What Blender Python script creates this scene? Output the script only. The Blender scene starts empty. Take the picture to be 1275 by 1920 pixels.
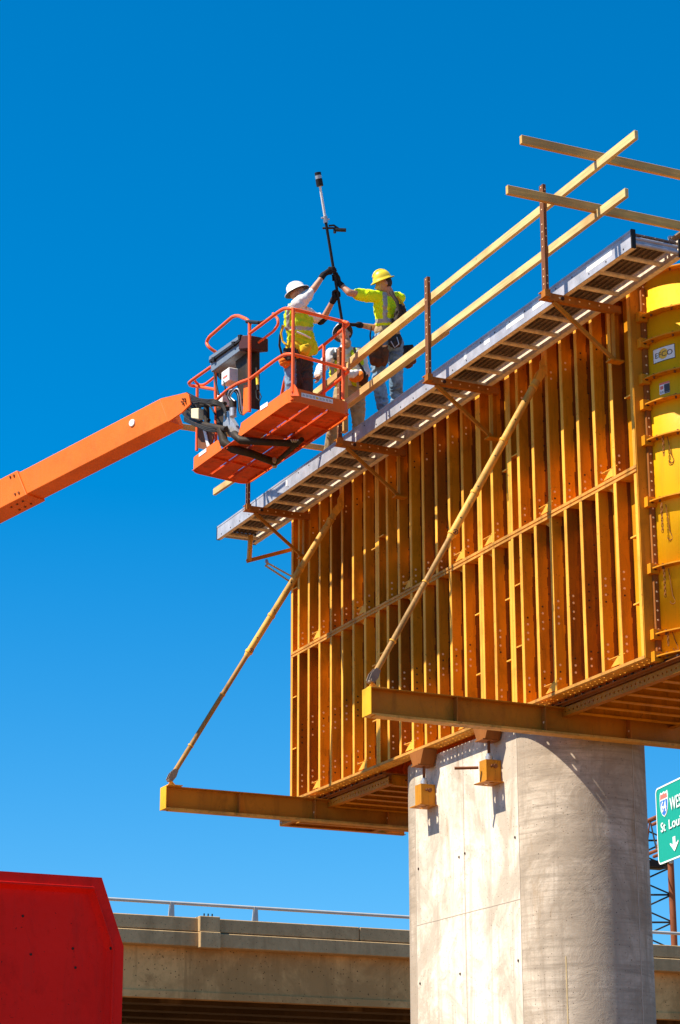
import bpy, math, random
import numpy as np
from mathutils import Vector, Matrix
random.seed(7)
R_ = math.radians
C = bpy.context.scene.collection
S = bpy.context.scene

# ------------------------------------------------------------------ camera
W0, H0, FPX = 1275.0, 1920.0, 4194.9
PITCH, ROLL, YAW = R_(17.696), R_(-0.0819), R_(25.089)
Fw = np.array([math.sin(YAW)*math.cos(PITCH), math.cos(YAW)*math.cos(PITCH), math.sin(PITCH)])
Rt = np.array([math.cos(YAW), -math.sin(YAW), 0.0]); Up = np.cross(Rt, Fw)
Rt2 = math.cos(ROLL)*Rt + math.sin(ROLL)*Up; Up2 = -math.sin(ROLL)*Rt + math.cos(ROLL)*Up
cd = bpy.data.cameras.new('camera'); cam = bpy.data.objects.new('camera', cd); C.objects.link(cam)
cd.sensor_fit = 'VERTICAL'; cd.sensor_height = 36.0; cd.lens = FPX/H0*36.0
cd.clip_start = 0.1; cd.clip_end = 5000
m3 = Matrix((Rt2, Up2, -Fw)).transposed()
cam.matrix_world = m3.to_4x4()
S.camera = cam

# ------------------------------------------------------------------ light
SUN_EL = R_(54.0); SUN_AZ = R_(175.5)      # azimuth as an angle in the XY plane: the sun stands over -X
sdir = Vector((math.cos(SUN_AZ)*math.cos(SUN_EL), math.sin(SUN_AZ)*math.cos(SUN_EL), math.sin(SUN_EL)))
w = bpy.data.worlds.new('World'); S.world = w; w.use_nodes = True
nt = w.node_tree; nt.nodes.clear()
sky = nt.nodes.new('ShaderNodeTexSky'); sky.sky_type = 'NISHITA'; sky.sun_disc = False
sky.sun_elevation = SUN_EL; sky.sun_rotation = math.atan2(sdir.x, sdir.y)
sky.air_density = 1.0; sky.dust_density = 0.0; sky.ozone_density = 4.0; sky.altitude = 200
tc = nt.nodes.new('ShaderNodeTexCoord'); sm = nt.nodes.new('ShaderNodeMapping'); sm.inputs['Scale'].default_value = (1, 1, 0.85); sm.inputs['Location'].default_value = (0, 0, 0.06)
nt.links.new(tc.outputs['Generated'], sm.inputs['Vector']); nt.links.new(sm.outputs[0], sky.inputs['Vector'])
hs = nt.nodes.new('ShaderNodeHueSaturation'); hs.inputs['Saturation'].default_value = 1.46
hs.inputs['Hue'].default_value = 0.495; hs.inputs['Value'].default_value = 1.0
bg = nt.nodes.new('ShaderNodeBackground'); bg.inputs['Strength'].default_value = 0.095
ow = nt.nodes.new('ShaderNodeOutputWorld')
nt.links.new(sky.outputs[0], hs.inputs['Color']); nt.links.new(hs.outputs[0], bg.inputs['Color'])
nt.links.new(bg.outputs[0], ow.inputs['Surface'])
sl = bpy.data.lights.new('sun', 'SUN'); sl.energy = 5.0; sl.angle = R_(0.5); sl.color = (1.0, 0.925, 0.79)
so = bpy.data.objects.new('sun', sl); C.objects.link(so)
so.rotation_euler = sdir.to_track_quat('Z', 'Y').to_euler(); so.location = (-20, 10, 40)
S.view_settings.view_transform = 'Standard'; S.view_settings.look = 'None'
S.view_settings.exposure = 0.85; S.view_settings.gamma = 1.0
S.cycles.max_bounces = 10; S.cycles.diffuse_bounces = 6

# ------------------------------------------------------------------ measuring helpers (survey of the place)
def ray(x, y): return Fw + (x-W0/2)/FPX*Rt2 - (y-H0/2)/FPX*Up2
def at(x, y, k, c):
    d = ray(x, y); return Vector(d*c/d[k])
def dp(x, y, dep): return Vector(ray(x, y)*dep)
def onpl(x, y, P0, n):
    d = Vector(ray(x, y)); return d*(Vector(P0).dot(n)/d.dot(n))
V = Vector
GZ = -1.6

# ------------------------------------------------------------------ materials
def nodes_of(name):
    m = bpy.data.materials.new(name); m.use_nodes = True
    n = m.node_tree; b = n.nodes['Principled BSDF']; return m, n, b
def ramp(n, fac, stops):
    r = n.nodes.new('ShaderNodeValToRGB'); e = r.color_ramp.elements
    while len(e) < len(stops): e.new(0.5)
    for i, (p, c) in enumerate(stops):
        e[i].position = p; e[i].color = (c[0], c[1], c[2], 1) if hasattr(c, '__len__') else (c, c, c, 1)
    n.links.new(fac, r.inputs[0]); return r.outputs[0]
def noise(n, scale, detail=4, rough=0.6, vec=None, dist=0.0):
    t = n.nodes.new('ShaderNodeTexNoise'); t.inputs['Scale'].default_value = scale
    t.inputs['Detail'].default_value = detail; t.inputs['Roughness'].default_value = rough
    t.inputs['Distortion'].default_value = dist
    if vec is not None: n.links.new(vec, t.inputs['Vector'])
    return t.outputs['Fac']
def coords(n, scale=(1, 1, 1)):
    c = n.nodes.new('ShaderNodeNewGeometry'); mp = n.nodes.new('ShaderNodeMapping')
    mp.inputs['Scale'].default_value = scale; n.links.new(c.outputs['Position'], mp.inputs['Vector']); return mp.outputs[0]
def mix(n, fac, a, b, mode='MIX'):
    m = n.nodes.new('ShaderNodeMix'); m.data_type = 'RGBA'; m.blend_type = mode
    for i, v in ((0, fac), (6, a), (7, b)):
        if hasattr(v, 'is_linked') or hasattr(v, 'links'): n.links.new(v, m.inputs[i])
        elif i == 0: m.inputs[0].default_value = v
        else: m.inputs[i].default_value = (v[0], v[1], v[2], 1)
    return m.outputs[2]
def bump(n, b, h, strength=0.3, dist=0.01):
    bp = n.nodes.new('ShaderNodeBump'); bp.inputs['Strength'].default_value = strength
    bp.inputs['Distance'].default_value = dist; n.links.new(h, bp.inputs['Height']); n.links.new(bp.outputs[0], b.inputs['Normal'])

def painted(name, col, rust=(0.11, 0.032, 0.010), amount=0.35, rough=0.5, fine=28.0, var=0.18, streak=True, grime=0.5, fleck=0.5, spec=0.18, blotch=0.5):
    """worn paint: large tone drift, vertical streaks, rust flecks and chips"""
    m, n, b = nodes_of(name)
    v = coords(n); vs = coords(n, (6, 6, 0.7))
    big = noise(n, 1.3, 3, 0.55, v)
    base = mix(n, ramp(n, big, [(0.35, 0.0), (0.7, 1.0)]), [c*(1-var) for c in col], [min(1, c*(1+var)) for c in col])
    if streak:
        st = noise(n, 1.6, 5, 0.7, vs)
        base = mix(n, ramp(n, st, [(0.52, 0.0), (0.78, grime)]), base, [rust[0]*1.9, rust[1]*2.1, rust[2]*1.8])
    bl = noise(n, 5.5, 5, 0.7, coords(n, (1, 1, .45)), 0.8)
    base = mix(n, ramp(n, bl, [(0.50, 0.0), (0.70, blotch)]), base, [c*0.45 for c in col])
    fl = noise(n, fine, 6, 0.75, v, 0.3); patch = noise(n, 3.1, 3, 0.6, v)
    f1 = ramp(n, fl, [(0.60, 0.0), (0.68, 1.0)]); f2 = ramp(n, patch, [(0.62-amount*0.3, 0.0), (0.80-amount*0.2, 1.0)])
    mm = n.nodes.new('ShaderNodeMath'); mm.operation = 'MULTIPLY'; n.links.new(f1, mm.inputs[0]); n.links.new(f2, mm.inputs[1])
    base = mix(n, mm.outputs[0], base, rust)
    sp = ramp(n, noise(n, fine*2.3, 3, 0.6, v), [(0.70, 0.0), (0.74, fleck)])
    base = mix(n, sp, base, [c*0.5 for c in rust])
    n.links.new(base, b.inputs['Base Color'])
    n.links.new(ramp(n, fl, [(0.3, rough-0.08), (0.8, min(1, rough+0.3))]), b.inputs['Roughness'])
    bump(n, b, fl, 0.25, 0.004)
    b.inputs['Specular IOR Level'].default_value = spec
    return m

def simple(name, col, rough=0.6, metal=0.0, var=0.12, sc=20, bmp=0.0, spec=0.5):
    m, n, b = nodes_of(name); v = coords(n)
    f = noise(n, sc, 4, 0.6, v)
    n.links.new(mix(n, ramp(n, f, [(0.3, 0.0), (0.7, 1.0)]), [c*(1-var) for c in col], [min(1, c*(1+var)) for c in col]), b.inputs['Base Color'])
    b.inputs['Roughness'].default_value = rough; b.inputs['Metallic'].default_value = metal
    b.inputs['Specular IOR Level'].default_value = spec
    if bmp: bump(n, b, f, bmp, 0.01)
    return m

def mat_cloth(name, col, var=0.15, sc=9.0):
    m, n, b = nodes_of(name); v = coords(n)
    f = noise(n, sc, 3, 0.6, v, 1.2); g = noise(n, 60, 2, 0.5, v)
    n.links.new(mix(n, ramp(n, f, [(0.3, 0.0), (0.7, 1.0)]), [c*(1-var) for c in col], [min(1, c*(1+var)) for c in col]), b.inputs['Base Color'])
    b.inputs['Roughness'].default_value = 0.9; b.inputs['Specular IOR Level'].default_value = 0.15
    bump(n, b, f, 0.35, 0.02); return m

def mat_wood(name, col):
    m, n, b = nodes_of(name)
    g = n.nodes.new('ShaderNodeTexCoord'); mp = n.nodes.new('ShaderNodeMapping'); mp.inputs['Scale'].default_value = (1.2, 22, 22)
    n.links.new(g.outputs['Object'], mp.inputs['Vector'])
    gr = noise(n, 1.6, 6, 0.65, mp.outputs[0], 0.8); bl = noise(n, 2.0, 3, 0.5, coords(n))
    c = mix(n, ramp(n, gr, [(0.35, 0.0), (0.68, 1.0)]), [x*0.62 for x in col], col)
    c = mix(n, ramp(n, bl, [(0.46, 0.0), (0.66, 0.75)]), c, (0.42, 0.22, 0.06))
    kn = n.nodes.new('ShaderNodeTexVoronoi'); kn.inputs['Scale'].default_value = 3.1; n.links.new(coords(n), kn.inputs['Vector'])
    c = mix(n, ramp(n, kn.outputs['Distance'], [(0.03, 1.0), (0.07, 0.0)]), c, (0.10, 0.045, 0.015))
    n.links.new(c, b.inputs['Base Color']); b.inputs['Roughness'].default_value = 0.75; bump(n, b, gr, 0.25, 0.003); return m

def mat_concrete(name, col, sc=1.0, stain=0.55, horiz=0.0, warm=(0.30, 0.18, 0.08)):
    m, n, b = nodes_of(name); v = coords(n)
    K = lambda f: [col[0]*f, col[1]*f*.96, col[2]*f*.92]
    a = noise(n, 0.9*sc, 6, 0.68, v, 0.9); d = noise(n, 3.6*sc, 8, 0.75, v, 0.7); vt = noise(n, 1.2*sc, 7, 0.72, coords(n, (4.5, 4.5, 0.30)), 0.5)
    fine = noise(n, 22*sc, 5, 0.7, v)
    c = mix(n, ramp(n, a, [(0.44, 0.0), (0.58, stain)]), col, K(.62))
    c = mix(n, ramp(n, vt, [(0.50, 0.0), (0.68, stain*.9)]), c, K(.50))
    c = mix(n, ramp(n, d, [(0.53, 0.0), (0.66, stain*0.85)]), c, K(.55))
    c = mix(n, ramp(n, fine, [(0.50, 0.0), (0.72, .45)]), c, K(.6))
    if horiz:
        hz = noise(n, 1.2*sc, 8, 0.8, coords(n, (0.6, 0.6, 12.0)), 0.5)
        c = mix(n, ramp(n, hz, [(0.46, 0.0), (0.66, horiz)]), c, K(.42))
        h2 = noise(n, 1.0*sc, 4, 0.6, coords(n, (1.2, 1.2, 0.5)))
        c = mix(n, ramp(n, h2, [(0.46, 0.0), (0.60, horiz)]), c, K(.60))
    rs = noise(n, 1.1*sc, 5, 0.65, coords(n, (2.6, 2.6, 0.5)), 0.6)
    c = mix(n, ramp(n, rs, [(0.58, 0.0), (0.70, 0.5)]), c, warm)
    for sca, lo in ((9*sc, .045), (26*sc, .10)):
        vo = n.nodes.new('ShaderNodeTexVoronoi'); vo.inputs['Scale'].default_value = sca; n.links.new(v, vo.inputs['Vector'])
        rnd = ramp(n, vo.outputs['Color'], [(0.55, 0.0), (0.6, 1.0)])
        pit = ramp(n, vo.outputs['Distance'], [(lo, 1.0), (lo*1.6, 0.0)])
        mm = n.nodes.new('ShaderNodeMath'); mm.operation = 'MULTIPLY'; n.links.new(rnd, mm.inputs[0]); n.links.new(pit, mm.inputs[1])
        c = mix(n, mm.outputs[0], c, K(.2))
    n.links.new(c, b.inputs['Base Color']); b.inputs['Roughness'].default_value = 0.9; b.inputs['Specular IOR Level'].default_value = 0.15
    bump(n, b, d, 0.5, 0.02); return m

M = {}
M['form'] = painted('form_orange_paint', (0.70, 0.27, 0.007), rust=(0.07, 0.018, 0.006), amount=0.75, rough=0.45, grime=0.6)
M['form_dark'] = painted('form_brown_stained_paint', (0.34, 0.105, 0.004), rust=(0.05, 0.013, 0.005), amount=0.9, rough=0.55, grime=0.9, fleck=0.9)
M['form_deep'] = painted('form_deep_orange_paint', (0.60, 0.22, 0.006), rust=(0.07, 0.018, 0.006), amount=0.6, rough=0.5, grime=0.6)
M['form_edge'] = painted('form_worn_edge', (0.90, 0.41, 0.045), rust=(0.10, 0.035, 0.012), amount=0.95, rough=0.55, grime=0.7, fleck=1.0, fine=20, blotch=.6)
M['form_rust'] = painted('form_rusty_steel', (0.30, 0.10, 0.018), amount=1.0, rough=0.65, grime=0.9, fleck=0.9)
M['form_yellow'] = painted('form_bright_yellow', (0.86, 0.415, 0.004), amount=0.15, rough=0.4, grime=0.2, var=0.08, fleck=0.4, blotch=0.12)
M['beam'] = painted('beam_ochre_paint', (0.50, 0.185, 0.012), amount=0.45, rough=0.5, grime=0.35)
M['tube'] = painted('brace_tube_paint', (0.70, 0.37, 0.07), rust=(0.10, 0.04, 0.015), amount=1.0, rough=0.5, grime=0.8, fleck=1.0, fine=15, blotch=.8)
M['tube_worn'] = painted('brace_tube_worn', (0.42, 0.22, 0.06), rust=(0.06, 0.028, 0.012), amount=1.0, rough=0.5, grime=0.9, fleck=1.0, fine=14, blotch=.9)
M['bracket'] = painted('bracket_rusty_orange', (0.44, 0.15, 0.018), amount=0.9, rough=0.6, grime=0.8)
M['post'] = painted('post_dark_rust', (0.20, 0.075, 0.030), amount=0.8, rough=0.7, grime=0.8)
M['lift'] = painted('lift_orange_paint', (0.86, 0.165, 0.018), rust=(0.30, 0.07, 0.02), amount=0.4, rough=0.42, grime=0.35, var=0.10, fleck=0.5, blotch=0.20)
M['console_dark'] = simple('console_dark_maroon', (0.07, 0.022, 0.018), 0.6, spec=.2)
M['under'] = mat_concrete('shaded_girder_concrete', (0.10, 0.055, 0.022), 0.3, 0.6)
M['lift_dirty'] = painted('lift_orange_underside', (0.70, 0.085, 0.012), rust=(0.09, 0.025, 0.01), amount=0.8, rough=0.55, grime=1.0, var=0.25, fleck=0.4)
M['lift_rail'] = painted('lift_rail_paint', (0.85, 0.12, 0.02), rust=(0.35, 0.07, 0.02), amount=0.1, rough=0.35, grime=0.08, var=0.05, fleck=0.1, blotch=0.1, spec=0.3)
M['red'] = painted('red_worn_paint', (1.0, 0.014, 0.007), rust=(0.20, 0.012, 0.010), amount=0.6, rough=0.5, grime=0.4, var=0.15, fleck=1.0, blotch=0.42, spec=0.12)
M['alu'] = simple('aluminium', (0.44, 0.43, 0.46), 0.5, 0.25, 0.22, 7)
M['alu_dark'] = simple('aluminium_bounce_lit', (0.80, 0.66, 0.50), 0.6, 0.0, 0.25, 18)  # bounce light on rungs and plank underside is put into this warm colour
M['deck'] = simple('deck_board', (0.22, 0.15, 0.10), 0.8, 0, 0.35, 30, 0.4)
M['dot'] = simple('bolt_end_and_light_fleck', (0.95, 0.66, 0.36), 0.5, 0.0, 0.08)  # pale discs; on the rib webs they paint light coming through bolt holes
M['hole'] = simple('dark_bolt_hole', (0.035, 0.014, 0.008), 0.9, 0, 0.1)
M['steel'] = simple('galvanised_steel', (0.45, 0.45, 0.46), 0.45, 0.5, 0.15, 25)
M['black'] = simple('black_rubber', (0.018, 0.016, 0.015), 0.6, 0, 0.2, spec=0.2)
M['dkbrown'] = painted('dark_greasy_steel', (0.035, 0.027, 0.020), rust=(0.09, 0.045, 0.018), amount=0.5, rough=0.5)
M['grey'] = simple('grey_blue_plastic', (0.16, 0.20, 0.25), 0.5, 0, 0.1)
M['white'] = simple('white_paint', (0.80, 0.78, 0.74), 0.5, 0, 0.06)
M['cream'] = simple('cream_plastic', (0.72, 0.66, 0.40), 0.5, 0, 0.06)
M['wood'] = mat_wood('lumber', (0.86, 0.60, 0.24))
M['wood_old'] = mat_wood('lumber_weathered', (0.88, 0.47, 0.11))
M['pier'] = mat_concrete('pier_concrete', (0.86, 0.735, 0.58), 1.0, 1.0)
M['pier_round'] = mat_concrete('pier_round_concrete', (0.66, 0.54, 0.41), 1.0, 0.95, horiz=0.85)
M['over'] = mat_concrete('overpass_concrete', (0.56, 0.37, 0.18), 0.5, 0.5)
M['girder'] = mat_concrete('girder_concrete', (0.72, 0.42, 0.16), 0.30, 1.0)
M['skin'] = simple('skin', (0.50, 0.235, 0.13), 0.55, 0, 0.12, 12)
M['hair'] = simple('dark_hair', (0.035, 0.02, 0.013), 0.8)
M['glove'] = mat_cloth('black_glove', (0.022, 0.018, 0.018))
M['hivis'] = mat_cloth('hivis_yellow_green', (0.78, 0.98, 0.012), 0.06)
M['vest'] = mat_cloth('hivis_vest', (0.55, 0.66, 0.02), 0.15)
M['tee'] = mat_cloth('white_cotton', (0.76, 0.70, 0.66), 0.06)
M['stripe'] = simple('grey_reflective', (0.38, 0.36, 0.34), 0.5)
M['jeans'] = mat_cloth('blue_denim', (0.17, 0.27, 0.38), 0.45)
M['dark_trousers'] = mat_cloth('dark_grey_cloth', (0.055, 0.05, 0.045))
M['tan'] = mat_cloth('tan_cloth', (0.36, 0.26, 0.15), 0.25)
M['leather'] = mat_cloth('brown_leather', (0.12, 0.05, 0.022), 0.25)
M['harness'] = mat_cloth('dark_harness', (0.045, 0.035, 0.03), 0.3)
M['harness_y'] = mat_cloth('yellow_webbing', (0.70, 0.42, 0.02), 0.1)
M['orange_cloth'] = mat_cloth('orange_webbing', (0.85, 0.20, 0.02), 0.1)
M['hat_y'] = simple('yellow_hard_hat', (0.85, 0.62, 0.03), 0.35, 0, 0.1, 8)
M['hat_w'] = simple('white_hard_hat', (0.78, 0.72, 0.66), 0.35, 0, 0.08, 8)
M['hat_in'] = simple('hat_lining', (0.05, 0.035, 0.03), 0.7)
M['sign'] = simple('sign_green', (0.004, 0.30, 0.20), 0.45, 0, 0.03)
M['sign_w'] = simple('sign_white', (0.82, 0.84, 0.82), 0.5, 0, 0.02)
M['sign_b'] = simple('sign_blue', (0.03, 0.16, 0.62), 0.5, 0, 0.02)
M['sign_r'] = simple('sign_red', (0.70, 0.15, 0.10), 0.5, 0, 0.02)
M['rustpost'] = painted('gantry_rust', (0.22, 0.07, 0.030), amount=0.9, rough=0.8, grime=0.9)
M['galvrail'] = simple('dull_galvanised_rail', (0.50, 0.47, 0.42), 0.6, 0.1, 0.08, 2)
M['label_y'] = simple('label_yellow', (0.85, 0.50, 0.02), 0.5, 0, 0.03)
M['ink'] = simple('black_ink', (0.05, 0.04, 0.04), 0.6, 0, 0.05)
M['ground'] = mat_concrete('dry_ground', (0.22, 0.115, 0.045), 0.3, 0.4)
M['asphalt'] = simple('asphalt', (0.06, 0.058, 0.055), 0.9, 0, 0.2, 4)
M['chain'] = painted('rusty_chain', (0.30, 0.10, 0.02), amount=0.8)

# ------------------------------------------------------------------ mesh builder
class MB:
    def __init__(s): s.v = []; s.f = []; s.m = []; s.s = []; s.cur = 0
    def mat(s, i): s.cur = i; return s
    def add(s, vs, fs, smooth=False):
        o = len(s.v); s.v += [tuple(p) for p in vs]
        for f in fs: s.f.append([o+i for i in f]); s.m.append(s.cur); s.s.append(smooth)
        return s
    def hexa(s, p):      # 8 corners: bottom ring 0-3, top ring 4-7
        return s.add(p, [(0, 3, 2, 1), (4, 5, 6, 7), (0, 1, 5, 4), (1, 2, 6, 5), (2, 3, 7, 6), (3, 0, 4, 7)])
    def box(s, a, b):
        x0, x1 = sorted((a[0], b[0])); y0, y1 = sorted((a[1], b[1])); z0, z1 = sorted((a[2], b[2]))
        return s.hexa([(x0, y0, z0), (x1, y0, z0), (x1, y1, z0), (x0, y1, z0), (x0, y0, z1), (x1, y0, z1), (x1, y1, z1), (x0, y1, z1)])
    def obox(s, o, ax, ay, az):     # corner o and three edge vectors
        o, ax, ay, az = V(o), V(ax), V(ay), V(az)
        if ax.cross(ay).dot(az) < 0: ax, ay = ay, ax
        return s.hexa([o, o+ax, o+ax+ay, o+ay, o+az, o+ax+az, o+ax+ay+az, o+ay+az])
    def bar(s, p, q, w_, h_, up=(0, 0, 1)):
        p, q = V(p), V(q); d = (q-p).normalized(); u = V(up); sx = d.cross(u)
        if sx.length < 1e-4: sx = d.cross(V((1, 0, 0)))
        sx.normalize(); uz = sx.cross(d).normalized()
        return s.obox(p-sx*w_/2-uz*h_/2, sx*w_, uz*h_, q-p)
    def tube(s, p, q, r, r2=None, n=12, caps=True):
        p, q = V(p), V(q); r2 = r if r2 is None else r2
        d = (q-p).normalized(); a = d.orthogonal().normalized(); b = d.cross(a)
        A = [p+(a*math.cos(t)+b*math.sin(t))*r for t in [2*math.pi*i/n for i in range(n)]]
        B = [q+(a*math.cos(t)+b*math.sin(t))*r2 for t in [2*math.pi*i/n for i in range(n)]]
        s.add(A+B, [(i, (i+1) % n, n+(i+1) % n, n+i) for i in range(n)], True)
        if caps: s.add(A, [tuple(range(n-1, -1, -1))]); s.add(B, [tuple(range(n))])
        return s
    def path(s, pts, r, n=10, caps=True):
        pts = [V(p) for p in pts]; rings = []; a = None
        for i, p in enumerate(pts):
            d = ((pts[min(i+1, len(pts)-1)]-pts[max(i-1, 0)])).normalized()
            a = d.orthogonal().normalized() if a is None else (a-d*a.dot(d)).normalized()
            b = d.cross(a); rr = r[i] if hasattr(r, '__len__') else r
            rings.append([p+(a*math.cos(t)+b*math.sin(t))*rr for t in [2*math.pi*k/n for k in range(n)]])
        vs = [x for rg in rings for x in rg]; fs = []
        for i in range(len(pts)-1):
            for k in range(n): fs.append((i*n+k, i*n+(k+1) % n, (i+1)*n+(k+1) % n, (i+1)*n+k))
        s.add(vs, fs, True)
        if caps: s.add(rings[0], [tuple(range(n-1, -1, -1))]); s.add(rings[-1], [tuple(range(n))])
        return s
    def prism(s, poly, ext):
        poly = [V(p) for p in poly]; e = V(ext); n = len(poly)
        nrm = sum((poly[i].cross(poly[(i+1) % n]) for i in range(n)), V((0, 0, 0)))
        if nrm.dot(e) < 0: poly = poly[::-1]
        top = [p+e for p in poly]
        return s.add(poly+top, [tuple(range(n-1, -1, -1)), tuple(range(n, 2*n))]+[(i, (i+1) % n, n+(i+1) % n, n+i) for i in range(n)])
    def disc(s, c, nrm, r, t=0.004, n=8):
        c, nn = V(c), V(nrm).normalized(); return s.tube(c, c+nn*t, r, r*0.92, n)
    def sphere(s, c, r, n=12, m=8, ax=None):
        c = V(c); rx, ry, rz = (r, r, r) if not hasattr(r, '__len__') else r
        ax = ax or Matrix.Identity(3); vs = [c+ax@V((0, 0, rz))]
        for i in range(1, m):
            a = math.pi*i/m
            for k in range(n):
                b = 2*math.pi*k/n; vs.append(c+ax@V((rx*math.sin(a)*math.cos(b), ry*math.sin(a)*math.sin(b), rz*math.cos(a))))
        vs.append(c-ax@V((0, 0, rz))); fs = [(0, 1+k, 1+(k+1) % n) for k in range(n)]
        for i in range(m-2):
            for k in range(n): fs.append((1+i*n+k, 1+(i+1)*n+k, 1+(i+1)*n+(k+1) % n, 1+i*n+(k+1) % n))
        L = len(vs)-1; o = 1+(m-2)*n; fs += [(L, o+(k+1) % n, o+k) for k in range(n)]
        return s.add(vs, fs, True)
    def holed(s, o, eu, ev, nu, nv, r, t):
        """plate from corner o, edges eu, ev, nu x nv cells each with an octagonal hole, thickness vector t"""
        o, eu, ev, t = V(o), V(eu), V(ev), V(t); du = eu/nu; dv = ev/nv; un = du.normalized(); vn = dv.normalized()
        for i in range(nu):
            for j in range(nv):
                c = o+du*(i+.5)+dv*(j+.5)
                q = [c+du*.5, c+du*.5+dv*.5, c+dv*.5, c-du*.5+dv*.5, c-du*.5, c-du*.5-dv*.5, c-dv*.5, c+du*.5-dv*.5]
                h = [c+(un*math.cos(k*math.pi/4)+vn*math.sin(k*math.pi/4))*r for k in range(8)]
                a = q+h; b_ = [p+t for p in a]
                fs = []
                for k in range(8):
                    k2 = (k+1) % 8
                    fs.append((k, k2, 8+k2, 8+k)); fs.append((16+k, 24+k, 24+k2, 16+k2)); fs.append((8+k, 8+k2, 24+k2, 24+k))
                s.add(a+b_, fs)
        a = o; corners = [a, a+eu, a+eu+ev, a+ev]
        for k in range(4):
            p, q2 = corners[k], corners[(k+1) % 4]; s.add([p, q2, q2+t, p+t], [(0, 1, 2, 3)])
        return s
    def build(s, name, mats, parent=None, smooth_all=False):
        me = bpy.data.meshes.new(name); me.from_pydata(s.v, [], s.f); 
        for mm in (mats if isinstance(mats, (list, tuple)) else [mats]): me.materials.append(mm)
        me.polygons.foreach_set('material_index', s.m)
        me.polygons.foreach_set('use_smooth', [True if smooth_all else x for x in s.s]); me.update()
        o = bpy.data.objects.new(name, me); C.objects.link(o)
        if parent is not None: adopt(o, parent)
        return o
def worldloc(o):
    p = V(o.location)
    while o.parent is not None: o = o.parent; p = p+V(o.location)
    return p
def adopt(o, parent):
    """mesh data are in world coordinates; move them so the child's origin is its parent's"""
    base = worldloc(parent); o.data.transform(Matrix.Translation(-base)); o.parent = parent
def tag(o, label=None, cat=None, group=None, kind=None):
    if label: o['label'] = label
    if cat: o['category'] = cat
    if group: o['group'] = group
    if kind: o['kind'] = kind
    return o
def thing(name, loc, label, cat, group=None):
    o = bpy.data.objects.new(name, None); C.objects.link(o); o.location = loc; o.empty_display_size = 0.1
    return tag(o, label, cat, group)
def rebase(o, loc):
    """set the origin of a single-mesh thing"""
    o.data.transform(Matrix.Translation(-V(loc))); o.location = loc; return o
def copy_tree(o, parent=None):
    c = o.copy(); C.objects.link(c); c.parent = parent
    for ch in [x for x in bpy.data.objects if x.parent == o]: copy_tree(ch, c)
    return c
def bevel(o, wdt=0.004, seg=1):
    b = o.modifiers.new('bevel', 'BEVEL'); b.width = wdt; b.segments = seg; b.limit_method = 'ANGLE'; return o
def baked(o):
    dg = bpy.context.evaluated_depsgraph_get(); me = bpy.data.meshes.new_from_object(o.evaluated_get(dg))
    o.modifiers.clear(); o.data = me; return o

# ------------------------------------------------------------------ setting: ground, far road
g = MB().add([(-1500, -1500, GZ), (1500, -1500, GZ), (1500, 2500, GZ), (-1500, 2500, GZ)], [(0, 1, 2, 3)]).build('ground', M['ground'])
tag(g, kind='structure')
rd = MB().add([(-1500, 30, GZ+.004), (1500, 30, GZ+.004), (1500, 44, GZ+.004), (-1500, 44, GZ+.004)], [(0, 1, 2, 3)]).build('road', M['asphalt'])
tag(rd, kind='structure')

# ------------------------------------------------------------------ concrete pier
XF, XS = 11.0, 11.15             # plane of the rib tips, plane of the form skin and of the pier face
PR = 0.70; XC = XS+PR; PY0, PY1 = 19.57, 21.87
ZB, ZM0, ZM1, ZT = 4.95, 6.755, 6.85, 8.68
pier = thing('bridge_pier', (XC, (PY0+PY1)/2, GZ), 'tall pale concrete pier with rounded ends under the orange formwork', 'bridge pier')
def stadium(r, y0, y1, n=40, xc=XC):
    p = [(xc-r*math.cos(math.pi*i/n), y0-r*math.sin(math.pi*i/n)) for i in range(n+1)]
    p += [(xc+r*math.cos(math.pi*i/n), y1+r*math.sin(math.pi*i/n)) for i in range(n+1)]
    return p
b = MB(); n_ = 48
front = [(XC-PR*math.cos(math.pi*i/n_), PY0-PR*math.sin(math.pi*i/n_)) for i in range(n_+1)]
back = [(XC+PR*math.cos(math.pi*i/n_), PY1+PR*math.sin(math.pi*i/n_)) for i in range(n_+1)]
zt = 4.90
def wallstrip(b, pts, z0, z1, smooth):
    vs = []; 
    for x, y in pts: vs += [(x, y, z0), (x, y, z1)]
    b.add(vs, [(2*i, 2*i+2, 2*i+3, 2*i+1)[::1] for i in range(len(pts)-1)], smooth)
b.mat(0); wallstrip(b, [back[-1], front[0]], GZ, zt, False); wallstrip(b, [front[-1], back[0]], GZ, zt, False)
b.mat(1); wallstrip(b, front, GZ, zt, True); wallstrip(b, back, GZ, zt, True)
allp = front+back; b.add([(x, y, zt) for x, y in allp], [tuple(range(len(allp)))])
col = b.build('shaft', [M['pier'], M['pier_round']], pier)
# panel joints, tie holes
b = MB()
for y in (PY0+.004, PY1-.004, PY0+1.17): b.box((XS-.0035, y-.004, GZ), (XS+.01, y+.004, zt-.01))
zj = at(880, 1710, 0, XS).z
b.box((XS-.0025, PY0+.01, zj-.004), (XS+.01, PY1-.01, zj+.004))
th = R_(112)
px_, py_ = XC-(PR+.002)*math.cos(th), PY0-(PR+.002)*math.sin(th)
b.tube((px_, py_, GZ), (px_, py_, zt-.02), .006, n=6)
b.build('form_joint', simple('joint_line', (0.50, 0.41, 0.31), 0.9), pier)  # panel joints in a darker tone than the shaft
for (x, y) in ((861, 1607), (785, 1629), (966, 1570), (863, 1826), (788, 1844), (972, 1801), (872, 1600)):
    p = at(x, y, 0, XS); MB().disc(p-V((.001, 0, 0)), (-1, 0, 0), .014, .006, 10).build('tie_hole', M['hole'], pier)
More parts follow.
